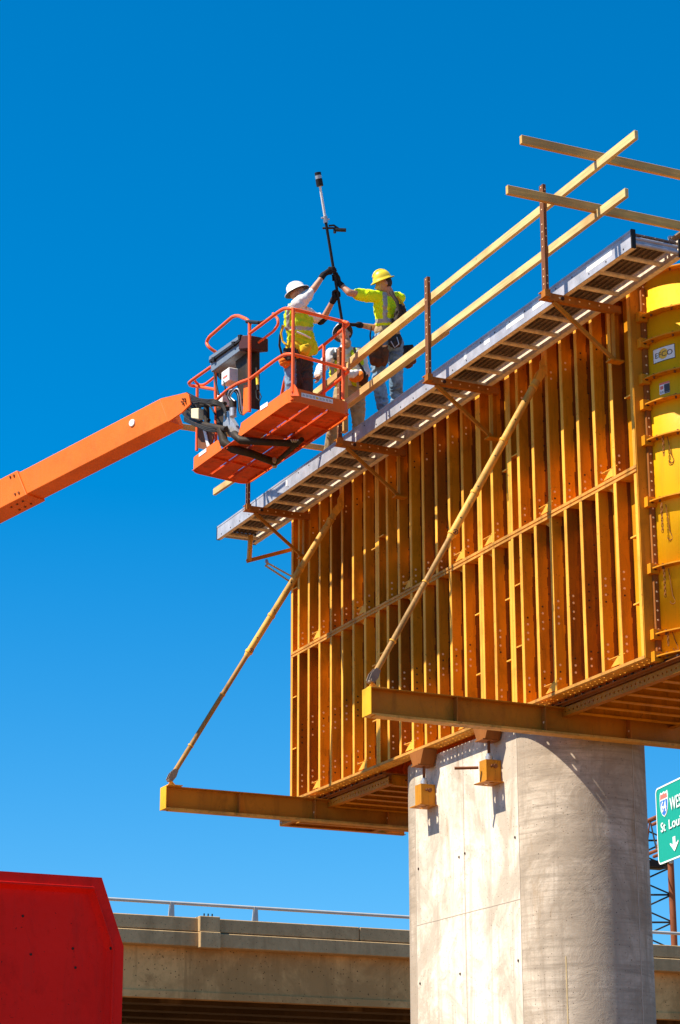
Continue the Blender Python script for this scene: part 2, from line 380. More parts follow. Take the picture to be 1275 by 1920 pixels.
# yellow chalk line running down the rounded end
th = R_(45); px_, py_ = XC-(PR+.001)*math.cos(th), PY0-(PR+.001)*math.sin(th)
z0 = 2.2
MB().bar((px_, py_, z0-2.2), (px_+.0, py_, z0+.3), .012, .004, up=(-.7, -.7, 0)).build('chalk_line', simple('ochre_chalk', (0.55, 0.40, 0.20), .9), pier)
# dark band round the top of the pier
b = MB(); rb = PR+.025; pts = [(XC-rb*math.cos(math.pi*i/32), PY0-rb*math.sin(math.pi*i/32), zt-.085) for i in range(33)]
b.path(pts, .016, 6); pts = [(p[0], p[1], p[2]-.05) for p in pts[18:]]; b.path(pts, .012, 6)
b.build('strap_band', M['black'], pier)

# ------------------------------------------------------------------ steel formwork of the pier cap
YN, YE = 16.89, 24.93            # near and far end of the straight side
joints = [16.89, 19.31, 19.965, 22.459, 24.93]
ribY = [[17.254, 17.585, 17.889, 18.185, 18.473, 18.781, 19.085], [19.66], [20.317, 20.631, 20.939, 21.256, 21.566, 21.876, 22.17],
        [22.77, 23.09, 23.40, 23.72, 24.05, 24.37, 24.68]]
form = thing('pier_cap_formwork', (XC, (YN+YE)/2, ZB), 'orange ribbed steel formwork for the pier cap, two rows of ribs high', 'formwork')
M['edge_rust'] = painted('form_chipped_rail', (0.62, 0.28, 0.05), rust=(0.10, 0.035, 0.015), amount=1.0, rough=0.6, grime=0.8, fleck=1.0, fine=16, blotch=.9)
M['web_foot'] = painted('web_foot_rust_and_shade', (0.22, 0.065, 0.008), rust=(0.04, 0.012, 0.005), amount=1.0, rough=0.7, grime=1.0, fleck=1.0, fine=18, blotch=.8)  # rust, darkened further by the painted shade next to the skin
M['cap'] = painted('beam_cap_yellow', (0.78, 0.40, 0.015), rust=(0.25, 0.10, 0.02), amount=0.6, rough=0.5, grime=0.5, fleck=0.7, fine=16)
M['clevis'] = painted('rusty_grey_clevis', (0.26, 0.20, 0.15), rust=(0.16, 0.06, 0.02), amount=1.0, rough=0.6, grime=0.8)
RM = [M['form'], M['form_deep'], M['form'], M['form_dark'], M['form_deep'], M['form'], M['form_deep'], M['form_dark'], M['form']]
def make_panel(y0, y1, z0, z1, ribs, top, mirror=False):
    sgn = -1 if mirror else 1
    def X(d): return XS-d if not mirror else (XC+PR+d)     # d = distance outwards from the skin
    b = MB()
    b.mat(0).box((X(0), y0+.002, z0), (X(-.006), y1-.002, z1))
    # frame: bottom and top plates with bolt holes, vertical edge plates with front flanges
    dX = -.15*sgn
    nh = max(2, int((y1-y0)/.082))
    if not mirror:
        b.mat(1).holed((XS, y0, z0), (-.15, 0, 0), (0, y1-y0, 0), 2, nh, .0135, (0, 0, .008))
    else: b.mat(1).box((X(0), y0, z0), (X(.15), y1, z0+.008))
    b.mat(1).box((X(0), y0, z1-.015), (X(.15), y1, z1-.007))
    b.mat(4).box((X(.150), y0, z0+.006), (X(.160), y1, z0+.034)); b.box((X(.150), y0, z1-.030), (X(.160), y1, z1-.007))
    b.mat(0).box((X(.001), y0+.001, z0+.009), (X(.149), y0+.009, z1-.009)); b.box((X(.001), y1-.009, z0+.009), (X(.149), y1-.001, z1-.009))
    b.mat(1).box((X(.150), y0+.001, z0+.035), (X(.158), y0+.048, z1-.046)); b.box((X(.150), y1-.048, z0+.035), (X(.158), y1-.001, z1-.031))
    if not mirror:
        b.mat(2)       # bolts and holes down the edge plates
        z = z0+.12; k = 0
        while z < z1-.1:
            b.mat(3 if k % 3 else 2)
            b.disc((XS-.05, y0+.0, z), (0, -1, 0), .019 if k % 3 else .013, .005, 8)
            z += .105; k += 1
        b.mat(1)
        for k in range(0, len(ribs), 4):          # small gusset plates in the corners
            c = ribs[k]
            b.prism([(XS-.152, c+.05, z0+.05), (XS-.152, c+.23, z0+.05), (XS-.152, c+.05+.0, z0+.16)], (.006, 0, 0))
            b.prism([(XS-.152, c-.02, z0+.13), (XS-.152, c+.26, z0+.13), (XS-.05, c+.10, z0+.055)], (0, 0, .006))
            if top is False: b.prism([(XS-.10, c+.02, z1-.17), (XS-.10, c+.25, z1-.02), (XS-.10, c+.02, z1-.02)], (.005, 0, 0))
        b.mat(0)
        for zz in ((z0+.55, z0+1.2) if top is False else (z0+.75,)):   # little shelves beside the joints
            b.box((XS-.147, y0+.012, zz), (XS-.03, y0+.16, zz+.008)); b.mat(1).box((XS-.152, y0+.06, zz-.003), (XS-.147, y0+.16, zz+.011)); b.mat(0)
            if y1-y0 > 1: b.box((XS-.147, y1-.16, zz+.1), (XS-.02, y1-.012, zz+.108)); b.mat(1).box((XS-.152, y1-.16, zz+.097), (XS-.147, y1-.02, zz+.111)); b.mat(0)
        if top is False and y0 == YN:
            for a_, b__ in zip([y0+.05]+ribs, ribs+[y1-.05]): b.box((XS-.13, a_+.07, z1-.13), (XS-.001, b__-.002, z1-.122))
    p = b.build('form_panel', [M['form'], M['form_edge'], M['dot'], M['hole'], M['edge_rust']], form)
    for i, c in enumerate(ribs):
        r = MB(); zb, zz = z0+.036, z1-.032
        r.mat(0).box((X(.030), c, z0+.009), (X(.150), c+.008, z1-.009))
        # rusted, splattered foot of the web, its edge uneven; the shade line by the skin is painted in too
        zc = z0+.009; kk = 0
        while zc < z1-.012:
            ze = min(z1-.009, zc+.05+.11*random.random()); dd_ = .034+.016*random.random()
            r.mat(4).box((X(.001), c-.0015, zc), (X(dd_), c+.0085, ze-.0005)); zc = ze
        r.mat(1).box((X(.150), c, zb), (X(.158), c+.050, zz))
        if not mirror:
            h = z1-z0
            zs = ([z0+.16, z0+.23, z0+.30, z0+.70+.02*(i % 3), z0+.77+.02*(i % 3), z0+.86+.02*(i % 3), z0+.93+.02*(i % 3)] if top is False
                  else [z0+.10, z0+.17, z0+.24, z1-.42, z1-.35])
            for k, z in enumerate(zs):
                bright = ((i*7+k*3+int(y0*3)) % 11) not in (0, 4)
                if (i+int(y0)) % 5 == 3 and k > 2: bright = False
                r.mat(2 if bright else 3).disc((XS-.112, c, z), (0, -1, 0), .0125 if bright else .010, .003, 8)  # bright discs: painted flecks of light in the bolt holes
            if i % 3 == 2:
                r.mat(3)
                for k in range(5): r.disc((XS-.035, c, z0+.3+k*.27), (0, -1, 0), .011, .002, 6)
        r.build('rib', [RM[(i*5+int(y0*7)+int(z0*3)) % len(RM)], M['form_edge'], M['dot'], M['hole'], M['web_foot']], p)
    return p
for i in range(4):
    for (z0, z1, top) in ((ZB, 6.80, False), (6.802, ZT, True)):
        make_panel(joints[i]+.001, joints[i+1]-.001, z0, z1, ribY[i], top)
        make_panel(joints[i]+.001, joints[i+1]-.001, z0, z1, ribY[i][::2], top, mirror=True)
# rounded ends
def round_end(yc, sgn, nm):
    b = MB(); n = 40; r0 = PR
    arc = [(-math.cos(math.pi*i/n), -sgn*math.sin(math.pi*i/n)) for i in range(n+1)]
    zt_ = 8.74
    vs = []
    for (cx, cy) in arc:
        for r, z in ((r0, ZB), (r0, zt_), (r0-.008, zt_), (r0-.008, ZB)): vs.append((XC+r*cx, yc+r*cy, z))
    fs = []
    for i in range(n):
        for k in range(4): fs.append((4*i+k, 4*(i+1)+k, 4*(i+1)+(k+1) % 4, 4*i+(k+1) % 4))
    b.add(vs, fs, True)
    sk = b.build('curved_form', M['form_yellow'], form)
    for z in (zt_-.013, 8.32, 8.05, 7.68, 7.42, 7.06, 6.45, 5.80, 5.17, ZB+.01):
        b = MB(); vs = []; wd = .085
        for (cx, cy) in arc:
            for r, zz in ((r0+.001, z), (r0+wd, z), (r0+wd, z+.012), (r0+.001, z+.012)): vs.append((XC+r*cx, yc+r*cy, zz))
        b.add(vs, fs)
        if sgn > 0:
            for k in range(3, n//2, 4):
                cx, cy = arc[k]; b.mat(1).tube((XC+(r0+.05)*cx, yc+(r0+.05)*cy, z-.02), (XC+(r0+.05)*cx, yc+(r0+.05)*cy, z+.03), .011, n=6); b.mat(0)
            b.box((XS-.10, yc-.005, z-.04), (XS-.005, yc-.075, z+.055)); b.mat(2).disc((XS-.05, yc-.077, z+.01), (0, -1, 0), .022, .01, 8)
        b.build('band_rib', [M['form'], M['post'], M['hole']], sk)
    for k in (0, 13):
        cx, cy = arc[k]; b = MB()
        if k: b.bar((XC+(r0+.04)*cx, yc+(r0+.04)*cy, ZB+.02), (XC+(r0+.04)*cx, yc+(r0+.04)*cy, zt_), .012, .08, up=(cx, cy, 0))
        else:
            b.mat(2).box((XS-.155, yc-sgn*.012, ZB+.01), (XS-.001, yc-sgn*.001, ZT+.15)); b.mat(0).box((XS-.05, yc-sgn*.05, ZB), (XS-.002, yc-sgn*.013, zt_-.1))
            if sgn > 0:
                b.mat(1); z = ZB+.1
                while z < ZT: b.disc((XS-.028, yc-.05, z), (0, -1, 0), .010, .004, 6); z += .09
        b.build('edge_angle', [M['form_rust'], M['dot'], M['form_deep']], sk)
    return sk
sk = round_end(YN-.002, 1, 'near'); round_end(YE+.002, -1, 'far')

def cyl_pt(x, y, rr=PR+.004):
    """point on the rounded form seen at photo pixel x, y"""
    d = ray(x, y); cx, cy = XC, YN
    A = d[0]**2+d[1]**2; B = -2*(d[0]*cx+d[1]*cy); Cc = cx*cx+cy*cy-rr*rr
    t = (-B-math.sqrt(max(0, B*B-4*A*Cc)))/(2*A); return V(d*t)
def text_mesh(txt, size, name='t', bold=0.0):
    cu = bpy.data.curves.new(name, 'FONT'); cu.body = txt; cu.size = size; cu.extrude = 0.0; cu.offset = bold; cu.resolution_u = 3
    o = bpy.data.objects.new(name, cu); C.objects.link(o)
    dg = bpy.context.evaluated_depsgraph_get(); me = bpy.data.meshes.new_from_object(o.evaluated_get(dg))
    vs = [V(v.co) for v in me.vertices]; fs = [tuple(p.vertices) for p in me.polygons]
    bpy.data.objects.remove(o); return vs, fs
def wrap_on_cyl(b, vs, fs, s0, z0, off):
    """lay flat (s,t) shapes on the rounded form; s = arc length from the straight side"""
    out = []
    for v in vs:
        a = (s0+v.x)/PR; r = PR+off; out.append((XC-r*math.cos(a), YN-r*math.sin(a), z0+v.y))
    return b.add(out, fs)
def cyl_s(x, y):
    p = cyl_pt(x, y); a = math.atan2(YN-p.y, XC-p.x); return a*PR, p.z
def quad_strip(s0, s1, z0, z1, n=6):
    vs = []; 
    for i in range(n+1): s_ = s0+(s1-s0)*i/n; vs += [V((s_, z0, 0)), V((s_, z1, 0))]
    return vs, [(2*i, 2*i+2, 2*i+3, 2*i+1) for i in range(n)]
sA, zA = cyl_s(1226, 682); sB, zB_ = cyl_s(1264, 645); _, zC = cyl_s(1226, 657)
LB = MB(); v_, f_ = quad_strip(sA-.006, sB+.006, zA-.006, zC+.006); LB.mat(1); wrap_on_cyl(LB, v_, f_, 0, 0, .003)
v_, f_ = quad_strip(sA, sB, zA, zC); LB.mat(0); wrap_on_cyl(LB, v_, f_, 0, 0, .0045)
smid, zmid = (sA+sB)/2, (zA+zC)/2
cv = [V((smid, zmid, 0))]+[V((smid+.052*math.cos(2*math.pi*k/24), zmid+.052*math.sin(2*math.pi*k/24), 0)) for k in range(24)]
LB.mat(2); wrap_on_cyl(LB, cv, [(0, 1+k, 1+(k+1) % 24) for k in range(24)], 0, 0, .006)
v_, f_ = text_mesh('EFCO', .105); wdt = max(p.x for p in v_); sc_ = (sB-sA)*.84/wdt
LB.mat(1); wrap_on_cyl(LB, [V((p.x*sc_, p.y*.72, 0)) for p in v_], f_, sA+(sB-sA)*.08, zmid-.028, .0075)
LB.build('maker_plate', [M['white'], M['ink'], M['label_y']], sk)
sA, zA = cyl_s(1237, 741); sB, zB_ = cyl_s(1256, 735); _, zC = cyl_s(1238, 719)
LB = MB(); v_, f_ = quad_strip(sA, sB, zA, zC, 3); LB.mat(0); wrap_on_cyl(LB, v_, f_, 0, 0, .003)
for (a0, a1, c0, c1, mi) in ((.0, 1, .84, 1, 2), (.48, 1, .12, .8, 1), (.08, .40, .42, .72, 2), (.1, .18, .08, .28, 1), (.3, .38, .08, .28, 1), (.5, .98, .02, .1, 1)):
    v_, f_ = quad_strip(sA+(sB-sA)*a0, sA+(sB-sA)*a1, zA+(zC-zA)*c0, zA+(zC-zA)*c1, 2); LB.mat(mi); wrap_on_cyl(LB, v_, f_, 0, 0, .0045)
LB.build('warning_label', [M['white'], M['ink'], M['sign_r']], sk)

# chains with hooks hanging from the bands of the rounded form
lbls = ['short rusty chain with an open hook below the warning label', 'rusty lifting chain and hook on the yellow curved form, middle one',
        'rusty chain with hook hanging above the lowest band', 'rusty chain at the bottom of the yellow curved form']
for k, (x, y0, y1) in enumerate(((1243, 815, 870), (1240, 942, 1015), (1245, 1062, 1135), (1252, 1180, 1222))):
    p = cyl_pt(x, y0, PR+.055); q = cyl_pt(x, y1, PR+.05); L = p.z-q.z; t = thing('lifting_chain', p, lbls[k], 'chain', 'chains hanging on the curved form')
    b = MB(); z = p.z-.01; j = 0
    while z > p.z-L*.72:
        a = (.009, 0, 0) if j % 2 else (0, .009, 0); a = V(a)
        b.path([V((p.x, p.y, z))+a, V((p.x, p.y, z-.03))+a, V((p.x, p.y, z-.036)), V((p.x, p.y, z-.03))-a, V((p.x, p.y, z))-a, V((p.x, p.y, z+.006)), V((p.x, p.y, z))+a], .0035, 5)
        z -= .028; j += 1
    b.build('chain_links', M['chain'], t)
    rr = .024; hp = V((p.x+.06, p.y-.03, p.z-L+.03)); pts = [V((p.x+.035, p.y-.02, p.z-.02)), hp+V((0, 0, .06))]
    pts += [hp+V((rr*.7*math.cos(a), -rr*.7*math.cos(a), rr*math.sin(a))) for a in [math.pi*(.0-.15*i) for i in range(8)]]
    MB().path(pts, .0045, 6).build('hook', M['chain'], t)

# ------------------------------------------------------------------ soffit forms under the cap, either side of the pier
def soffit(y0, y1, label):
    t = thing('soffit_form', (XC, (y0+y1)/2, 4.7), label, 'soffit form', 'soffit forms under the pier cap')
    for xx, sg in ((XS, 1), (XC+PR, -1)):
        b = MB(); b.mat(0).box((xx+sg*.012, y0, 4.885), (xx+sg*.02, y1, ZB-.002))
        b.mat(0).box((xx+sg*.012, y0, 4.90), (xx-sg*.03, y1, 4.908))
        k = y0+.1
        while k < y1: b.mat(1).tube((xx+sg*.012, k, 4.925), (xx-sg*.012, k, 4.925), .014, n=6); k += .13 if (int(k*10) % 3) else .19
        b.build('side_angle', [M['form_rust'], M['hole']], t)
        b = MB(); b.holed((xx+sg*.045, y0, 4.795), (0, y1-y0, 0), (0, 0, .085), int((y1-y0)/.075), 1, .0125, (sg*.006, 0, 0))
        b.box((xx+sg*.052, y0, 4.795), (xx+sg*.115, y1, 4.803)); b.build('perforated_channel', M['beam'], t)
    b = MB().box((XS+.02, y0, ZB-.03), (XC+PR-.02, y1, ZB-.022)); b.build('soffit_plate', M['form_rust'], t)
    y = y0+.06
    while y < y1-.05:
        b = MB(); b.box((XS+.12, y, 4.80), (XC+PR-.12, y+.008, ZB-.031)); b.box((XS+.12, y-.03, 4.792), (XC+PR-.12, y+.045, 4.80))
        for xx in (XS+.3, XC, XC+PR-.3): b.mat(1).disc((xx, y, 4.87), (0, -1, 0), .012, .003, 6); b.mat(0)
        b.build('joist', [M['form'], M['hole']], t); y += .30
    if y1 > 24:
        MB().box((XS+.054, y1-.05, 4.80), (12.93, y1-.042, 4.885)).box((XS+.054, y1-.09, 4.792), (12.93, y1-.004, 4.80)).build('end_joist', M['form'], t)
        MB().box((XS+.054, y1-.55, 4.76), (12.93, y1-.542, 4.885)).box((XS+.054, y1-.59, 4.752), (12.93, y1-.504, 4.76)).build('end_joist', M['form'], t)
    return t
soffit(16.35, 18.86, 'ribbed orange soffit form on the camera side of the pier')
soffit(22.62, 25.72, 'ribbed orange soffit form on the far side of the pier, above the lower beam')

# ------------------------------------------------------------------ support beams
def ibeam(y, x0, x1, z0, z1, label):
    t = thing('support_beam', (x0, y, z0), label, 'steel beam', 'beams carrying the formwork')
    fw = .085
    b = MB().mat(0).box((x0, y-.004, z0+.012), (x1, y+.004, z1-.010)); b.build('web', M['beam'], t)
    b = MB().box((x0, y-fw, z1-.010), (x1, y+fw, z1)); b.build('top_flange', M['beam'], t)
    b = MB().box((x0, y-fw, z0), (x1, y+fw, z0+.012)); b.box((x0+.05, y-fw-.004, z0-.012), (x1, y+fw*.5, z0-.0005)); b.build('bottom_flange', M['tube'], t)
    b = MB().box((x0-.012, y-fw-.012, z0-.004), (x0-.001, y+fw+.012, z1+.004)); bevel(b.build('end_plate', M['cap'], t), .004)
    k = 0
    x = x0+.92
    while x < x1-.1:
        b = MB().box((x, y-fw+.004, z0+.013), (x+.010, y-.005, z1-.011)).box((x, y+.005, z0+.013), (x+.010, y+fw-.004, z1-.011))
        b.mat(1)
        if k: b.disc((x+.0, y-fw*.55, z0+.10), (-1, 0, 0), .012, .003, 6)
        b.build('stiffener', [M['bracket'], M['dot']], t); x += .98; k += 1
    return t
ibeam(18.74, 9.06, 14.4, 4.612, 4.876, 'ochre steel beam across the front of the pier, carrying the nearer long brace')
ibeam(24.29, 9.10, 14.2, 4.62, 4.885, 'ochre steel beam against the blue sky at the far end, carrying the farther brace')

# ------------------------------------------------------------------ long adjustable braces
def brace(A, B, label, r=.040):
    A, B = V(A), V(B); d = B-A; L = d.length; u = d.normalized()
    t = thing('diagonal_brace', A, label, 'brace', 'long diagonal pipe braces')
    f = lambda s: A+u*(L*s)
    MB().tube(f(.035), f(.62), r*.72, n=16).build('inner_tube', M['tube_worn'], t)
    b = MB().tube(f(.45), f(.955), r, n=16); b.tube(f(.45)-u*.0, f(.45)-u*.05, r*1.0, r*.75, 16)
    b.build('outer_tube', M['tube'], t)
    b = MB()
    for s_ in (.12, .30, .45, .58, .75, .93): b.tube(f(s_), f(s_)+u*(.03 if s_ > .4 else .015), r*(1.18 if s_ > .4 else .9), n=16)
    b.build('collar', M['form_edge'], t)
    b = MB()
    for s_ in (.50, .6, .7, .82, .88): 
        b.disc(f(s_)+V((-.3, -.9, .2)).normalized()*r*.98, (-.3, -.9, .2), .009, .003, 6)
    b.build('adjusting_hole', M['hole'], t)
    b = MB(); c = f(.455); sx = V((0, 1, 0)); b.tube(c-sx*.075, c+sx*.075, .009, n=8)
    b.path([c-sx*.07+u.cross(sx)*(.025*math.cos(a)) + u*(.025*math.sin(a)) for a in [i*.7 for i in range(9)]], .006, 5)
    b.build('locking_pin', M['post'], t)
    for s0, s1, nm in ((0.0, .037, 0), (.955, 1.0, 1)):
        b = MB(); p, q = f(s0), f(s1)
        b.tube(f(.030) if not nm else f(.953), f(.045) if not nm else f(.966), r*.45, n=10)
        for sg in (-1, 1):
            c = sx*sg*.026
            w2 = u.cross(sx).normalized()*.042
            b.prism([p-w2*.75+c, p+w2*.75+c, f((s0+s1)/2)+w2+c, q+w2*.6+c, q-w2*.6+c, f((s0+s1)/2)-w2+c], sx*sg*.010)
        b.tube(p+u*(.0 if nm else .012)-sx*.05, p+u*(.0 if nm else .012)+sx*.05, .018, n=10) if not nm else b.tube(q-u*.03-sx*.05, q-u*.03+sx*.05, .018, n=10)
        b.build('clevis', M['clevis'] if not nm else M['form_edge'], t)
    b = MB(); b.box((A.x-.02, A.y-.035, A.z-.055), (A.x+.16, A.y+.035, A.z-.045)); b.prism([(A.x-.01, A.y, A.z-.05), (A.x+.09, A.y, A.z-.05), (A.x+.02, A.y, A.z+.02)], (0, .01, 0))
    b.build('base_lug', M['form_edge'], t)
    b = MB(); b.box((B.x-.0, B.y-.05, B.z-.08), (B.x+.012, B.y+.05, B.z+.25)); b.prism([(B.x-.05, B.y-.006, B.z-.03), (B.x+.01, B.y-.006, B.z-.06), (B.x+.01, B.y-.006, B.z+.16), (B.x-.05, B.y-.006, B.z+.05)], (0, .012, 0))
    b.build('top_bracket', M['form_edge'], t)
    return t
A = at(694, 1279, 1, 18.74); B = at(1020, 690, 0, XF-.03); brace(A, B, 'nearer long pipe brace from the pier beam end up to the formwork')
A = at(317, 1464, 1, 24.2); B = at(640, 943, 0, XF-.03); brace(A, B, 'farther long pipe brace standing against the blue sky at the left')

# ------------------------------------------------------------------ walkway plank, brackets and guard posts
PX0, PX1, PZ0, PZ1, WY0, WY1 = 10.345, 10.895, 8.50, 8.675, 15.80, 25.86
pl = thing('aluminium_walkway_plank', ((PX0+PX1)/2, (WY0+WY1)/2, PZ0), 'long aluminium walkway plank on brackets along the formwork top', 'walkway plank', 'aluminium walkway planks')
for xx, sg in ((PX0, 1), (PX1, -1)):
    b = MB(); b.box((xx, WY0+.02, PZ0), (xx+sg*.006, WY1, PZ1-.02)).box((xx-sg*.004, WY0+.02, PZ1-.02), (xx+sg*.035, WY1, PZ1))
    b.mat(1).box((xx+sg*.0065, WY0+.02, PZ0), (xx+sg*.055, WY1, PZ0+.008)).mat(0)
    if sg > 0:
        random.seed(3)
        y = WY0+.15
        while y < WY1-.1:
            b.mat(2).disc((xx, y, PZ0+.035 if int(y*7) % 2 else PZ0+.12), (-1, 0, 0), .009, .004, 6); y += .305
        for (ya, yb) in ((16.15, 16.6), (17.35, 17.62), (17.8, 18.15), (18.5, 18.62), (19.0, 19.05), (21.6, 21.7), (23.6, 23.65)):
            b.mat(3).box((xx-.0015, ya, PZ0+.06), (xx-.0005, yb, PZ0+.13))
        b.mat(0)
    b.build('side_rail', [M['alu'] if sg > 0 else M['alu_dark'], M['alu_dark'], M['dkbrown'], M['white']], pl)
y = WY0+.31
while y < WY1-.1:
    MB().tube((PX0+.007, y, PZ0+.045), (PX1-.007, y, PZ0+.045), .023, n=10).build('rung', M['alu_dark'], pl); y += .385
b = MB(); nb = 4; wd = (PX1-PX0-.03-.046)/nb
for i in range(nb):
    x0 = PX0+.03+i*wd
    b.mat(0).box((x0, WY0+.02, PZ1-.040), (x0+wd-.006, WY1, PZ1-.024))
    for k in (.25, .75): b.mat(0).box((x0+wd*k-.005, WY0+.02, PZ1-.062), (x0+wd*k+.005, WY1, PZ1-.0405))
b.build('deck', [M['deck']], pl)
for yy in (WY0, WY1+.001):
    for x0 in (PX0-.003, PX1-.04): MB().box((x0, yy, PZ0-.004), (x0+.043, yy+.019, PZ1+.004)).build('end_cap', M['black'], pl)
for yy in (WY0+.03, WY1-.03):
    MB().tube((PX0+.045, yy, PZ0+.05), (PX1-.045, yy, PZ0+.05), .022, n=10).box((PX0+.045, yy-.004, PZ0+.05), (PX1-.045, yy+.004, PZ1-.06)).build('end_bar', M['alu'], pl)
    MB().tube((PX0+.045, yy, PZ1-.07), (PX1-.045, yy, PZ1-.07), .018, n=10).build('end_bar', M['alu'], pl)
# the second plank, across the near end of the cap
t2 = thing('aluminium_walkway_plank', (12.2, 15.9, 8.7), 'aluminium walkway plank crossing the near end at the right picture edge', 'walkway plank', 'aluminium walkway planks')
for yy, sg in ((15.62, 1), (16.12, -1)):
    b = MB().box((PX1+.06, yy, 8.69), (14.2, yy+sg*.006, 8.85)).box((PX1+.06, yy-sg*.004, 8.83), (14.2, yy+sg*.035, 8.85)).box((PX1+.06, yy+sg*.007, 8.69), (14.2, yy+sg*.05, 8.697))
    b.build('side_rail', M['alu'], t2)
x = PX1+.2
while x < 14.1: MB().tube((x, 15.63, 8.73), (x, 16.11, 8.73), .02, n=8).build('rung', M['alu_dark'], t2); x += .305
MB().box((PX1+.06, 15.66, 8.81), (14.2, 15.86, 8.826)).box((PX1+.06, 15.88, 8.81), (14.2, 16.08, 8.826)).build('deck', M['deck'], t2)

def bracket(y, first):
    t = thing('walkway_bracket', (XF, y, 7.9), 'x', 'bracket', 'brackets holding the walkway')
    b = MB(); b.box((10.10, y-.10, 8.425), (10.16, y-.031, 8.498)).box((10.10, y-.03, 8.425), (XF-.01, y-.022, 8.498)).box((10.10, y-.022, 8.425), (XF-.01, y+.03, 8.432)).box((10.10, y-.022, 8.490), (XF-.01, y+.03, 8.498))
    b.mat(1)
    for k in range(6): b.disc((10.3+k*.11, y-.03, 8.462), (0, -1, 0), .010, .003, 6)
    b.mat(2).disc((10.33, y-.03, 8.462), (0, -1, 0), .022, .008, 8)
    b.build('arm', [M['bracket'], M['dot'], M['hole']], t)
    b = MB(); b.box((XF-.09, y+.035, 7.93), (XF-.012, y+.045, 8.424)).box((XF-.09, y-.02, 7.93), (XF-.083, y+.034, 8.424)); b.box((XF-.16, y-.05, 7.915), (XF-.01, y+.05, 7.929))
    b.build('back_leg', M['form_deep'], t)
    MB().bar((10.24, y-.005, 8.42), (XF-.10, y-.005, 7.935), .030, .035).build('strut', M['beam'], t)
    b = MB(); b.box((10.112, y-.095, 8.50), (10.120, y-.025, 9.60)); b.box((10.121, y-.095, 8.50), (10.146, y-.088, 9.60))
    b.mat(1)
    for k in range(14):
        if k in (3, 4, 9): continue
        b.disc((10.112, y-.06, 8.56+k*.078), (-1, 0, 0), .008, .003, 6)
    for k in (0, 1, 6, 7, 12): b.disc((10.133, y-.095, 8.56+k*.082), (0, -1, 0), .007, .002, 6)
    b.build('guard_post', [M['post'], M['dot']], t)
    return t
ys = [17.06, 19.50, 21.70, 24.38]
lb = ['rusty walkway bracket with tall guard post, nearest, below the crossing rails', 'rusty walkway bracket and guard post second from the right, right of the workers',
      'rusty walkway bracket below the right corner of the lift basket', 'rusty walkway bracket with diagonal strut at the far end of the formwork']
b0 = bracket(ys[0], True); b0['label'] = lb[0]
for y, l in zip(ys[1:], lb[1:]):
    c = copy_tree(b0); c.location.y = y; c['label'] = l
# bracket poking out past the far end
t = thing('end_bracket', (10.9, 25.6, 8.2), 'small steel bracket sticking out past the far end of the formwork', 'bracket')
p1 = at(463, 1052, 1, 25.6); p2 = at(556, 1028, 1, 25.6); MB().bar(p1, p2, .045, .045).build('arm', M['bracket'], t)
p3 = at(466, 1003, 1, 25.6); MB().bar(p1+V((.03, 0, 0)), p3+V((.03, 0, 0)), .05, .05, up=(1, 0, 0)).build('upright', M['tube'], t)
t = thing('turnbuckle_brace', (10.9, 25.7, 8.0), 'pair of thin silver screw rods beside the far formwork edge', 'rod')
p1 = at(497, 1053, 1, 25.7); p2 = at(556, 1086, 1, 25.7); MB().tube(p1, p2, .013, n=8).build('rod', M['steel'], t)
p3 = at(497, 1060, 1, 25.6); p4 = at(543, 1090, 1, 25.6); MB().tube(p3, p4, .014, n=8).build('rod', M['steel'], t)
MB().tube(p1-V((0, .05, 0)), p3+V((0, -.08, 0)), .022, n=8).build('pin', M['steel'], t)

# ------------------------------------------------------------------ timber guard rails
def board(name, p, q, w_, h_, mat_, label, group, up=(0, 0, 1)):
    p, q = V(p), V(q); L = (q-p).length; d = (q-p).normalized()
    b = MB().box((0, -w_/2, -h_/2), (L, w_/2, h_/2)); o = b.build(name, mat_); bevel(o, .004)
    x = d; y = V(up).cross(x).normalized(); z = x.cross(y); o.matrix_world = Matrix.Translation(p) @ Matrix((x, y, z)).transposed().to_4x4()
    return tag(o, label, 'lumber', group)
gr = 'timber guard rails'
xr = 10.172
board('guard_rail_board', (xr, 15.39, 9.405), (xr, 21.45, 9.365), .040, .088, M['wood'], 'upper timber rail rising to the topmost board end at the right', gr)
board('guard_rail_board', (xr+.042, 19.1, 9.395), (xr+.042, 23.0, 9.345), .040, .088, M['wood'], 'inner upper timber rail lapped behind the upper rail near the yellow-helmeted worker', gr)
board('guard_rail_board', (xr, 15.59, 8.915), (xr, 21.6, 8.90), .040, .088, M['wood'], 'lower timber rail ending below the crossing boards at the right', gr)
board('guard_rail_board', (xr+.042, 19.15, 8.912), (xr+.042, 22.2, 8.90), .040, .088, M['wood'], 'inner lower timber rail lapped behind the lower rail in front of the workers\' legs', gr)
board('guard_rail_board', (xr, 21.62, 8.91), (xr, 25.55, 9.03), .040, .088, M['wood'], 'pale timber rail end sticking out left below the lift basket', gr)
board('guard_rail_board', at(976, 262, 1, 16.07)+V((0, 0, .0)), V((13.9, 16.07, 9.50)), .040, .088, M['wood_old'], 'highest weathered timber crossing over the upper rail at the right', gr)
board('guard_rail_board', at(950, 356, 1, 16.1)+V((0, 0, 0)), V((13.9, 16.1, 8.98)), .040, .088, M['wood_old'], 'lower weathered timber crossing over the rails at the right', gr)
board('guard_rail_board', (9.22, 24.62, 9.50), (12.8, 24.62, 9.50), .040, .07, M['wood_old'], 'timber crossing the far end, seen behind the boom head of the lift', gr)
tag(board('timber_post', (10.235, 21.74, 8.62), (10.235, 21.74, 9.47), .06, .09, M['wood_old'], 'short upright timber post beside the right basket corner', gr, up=(0, 1, 0)), cat='post')

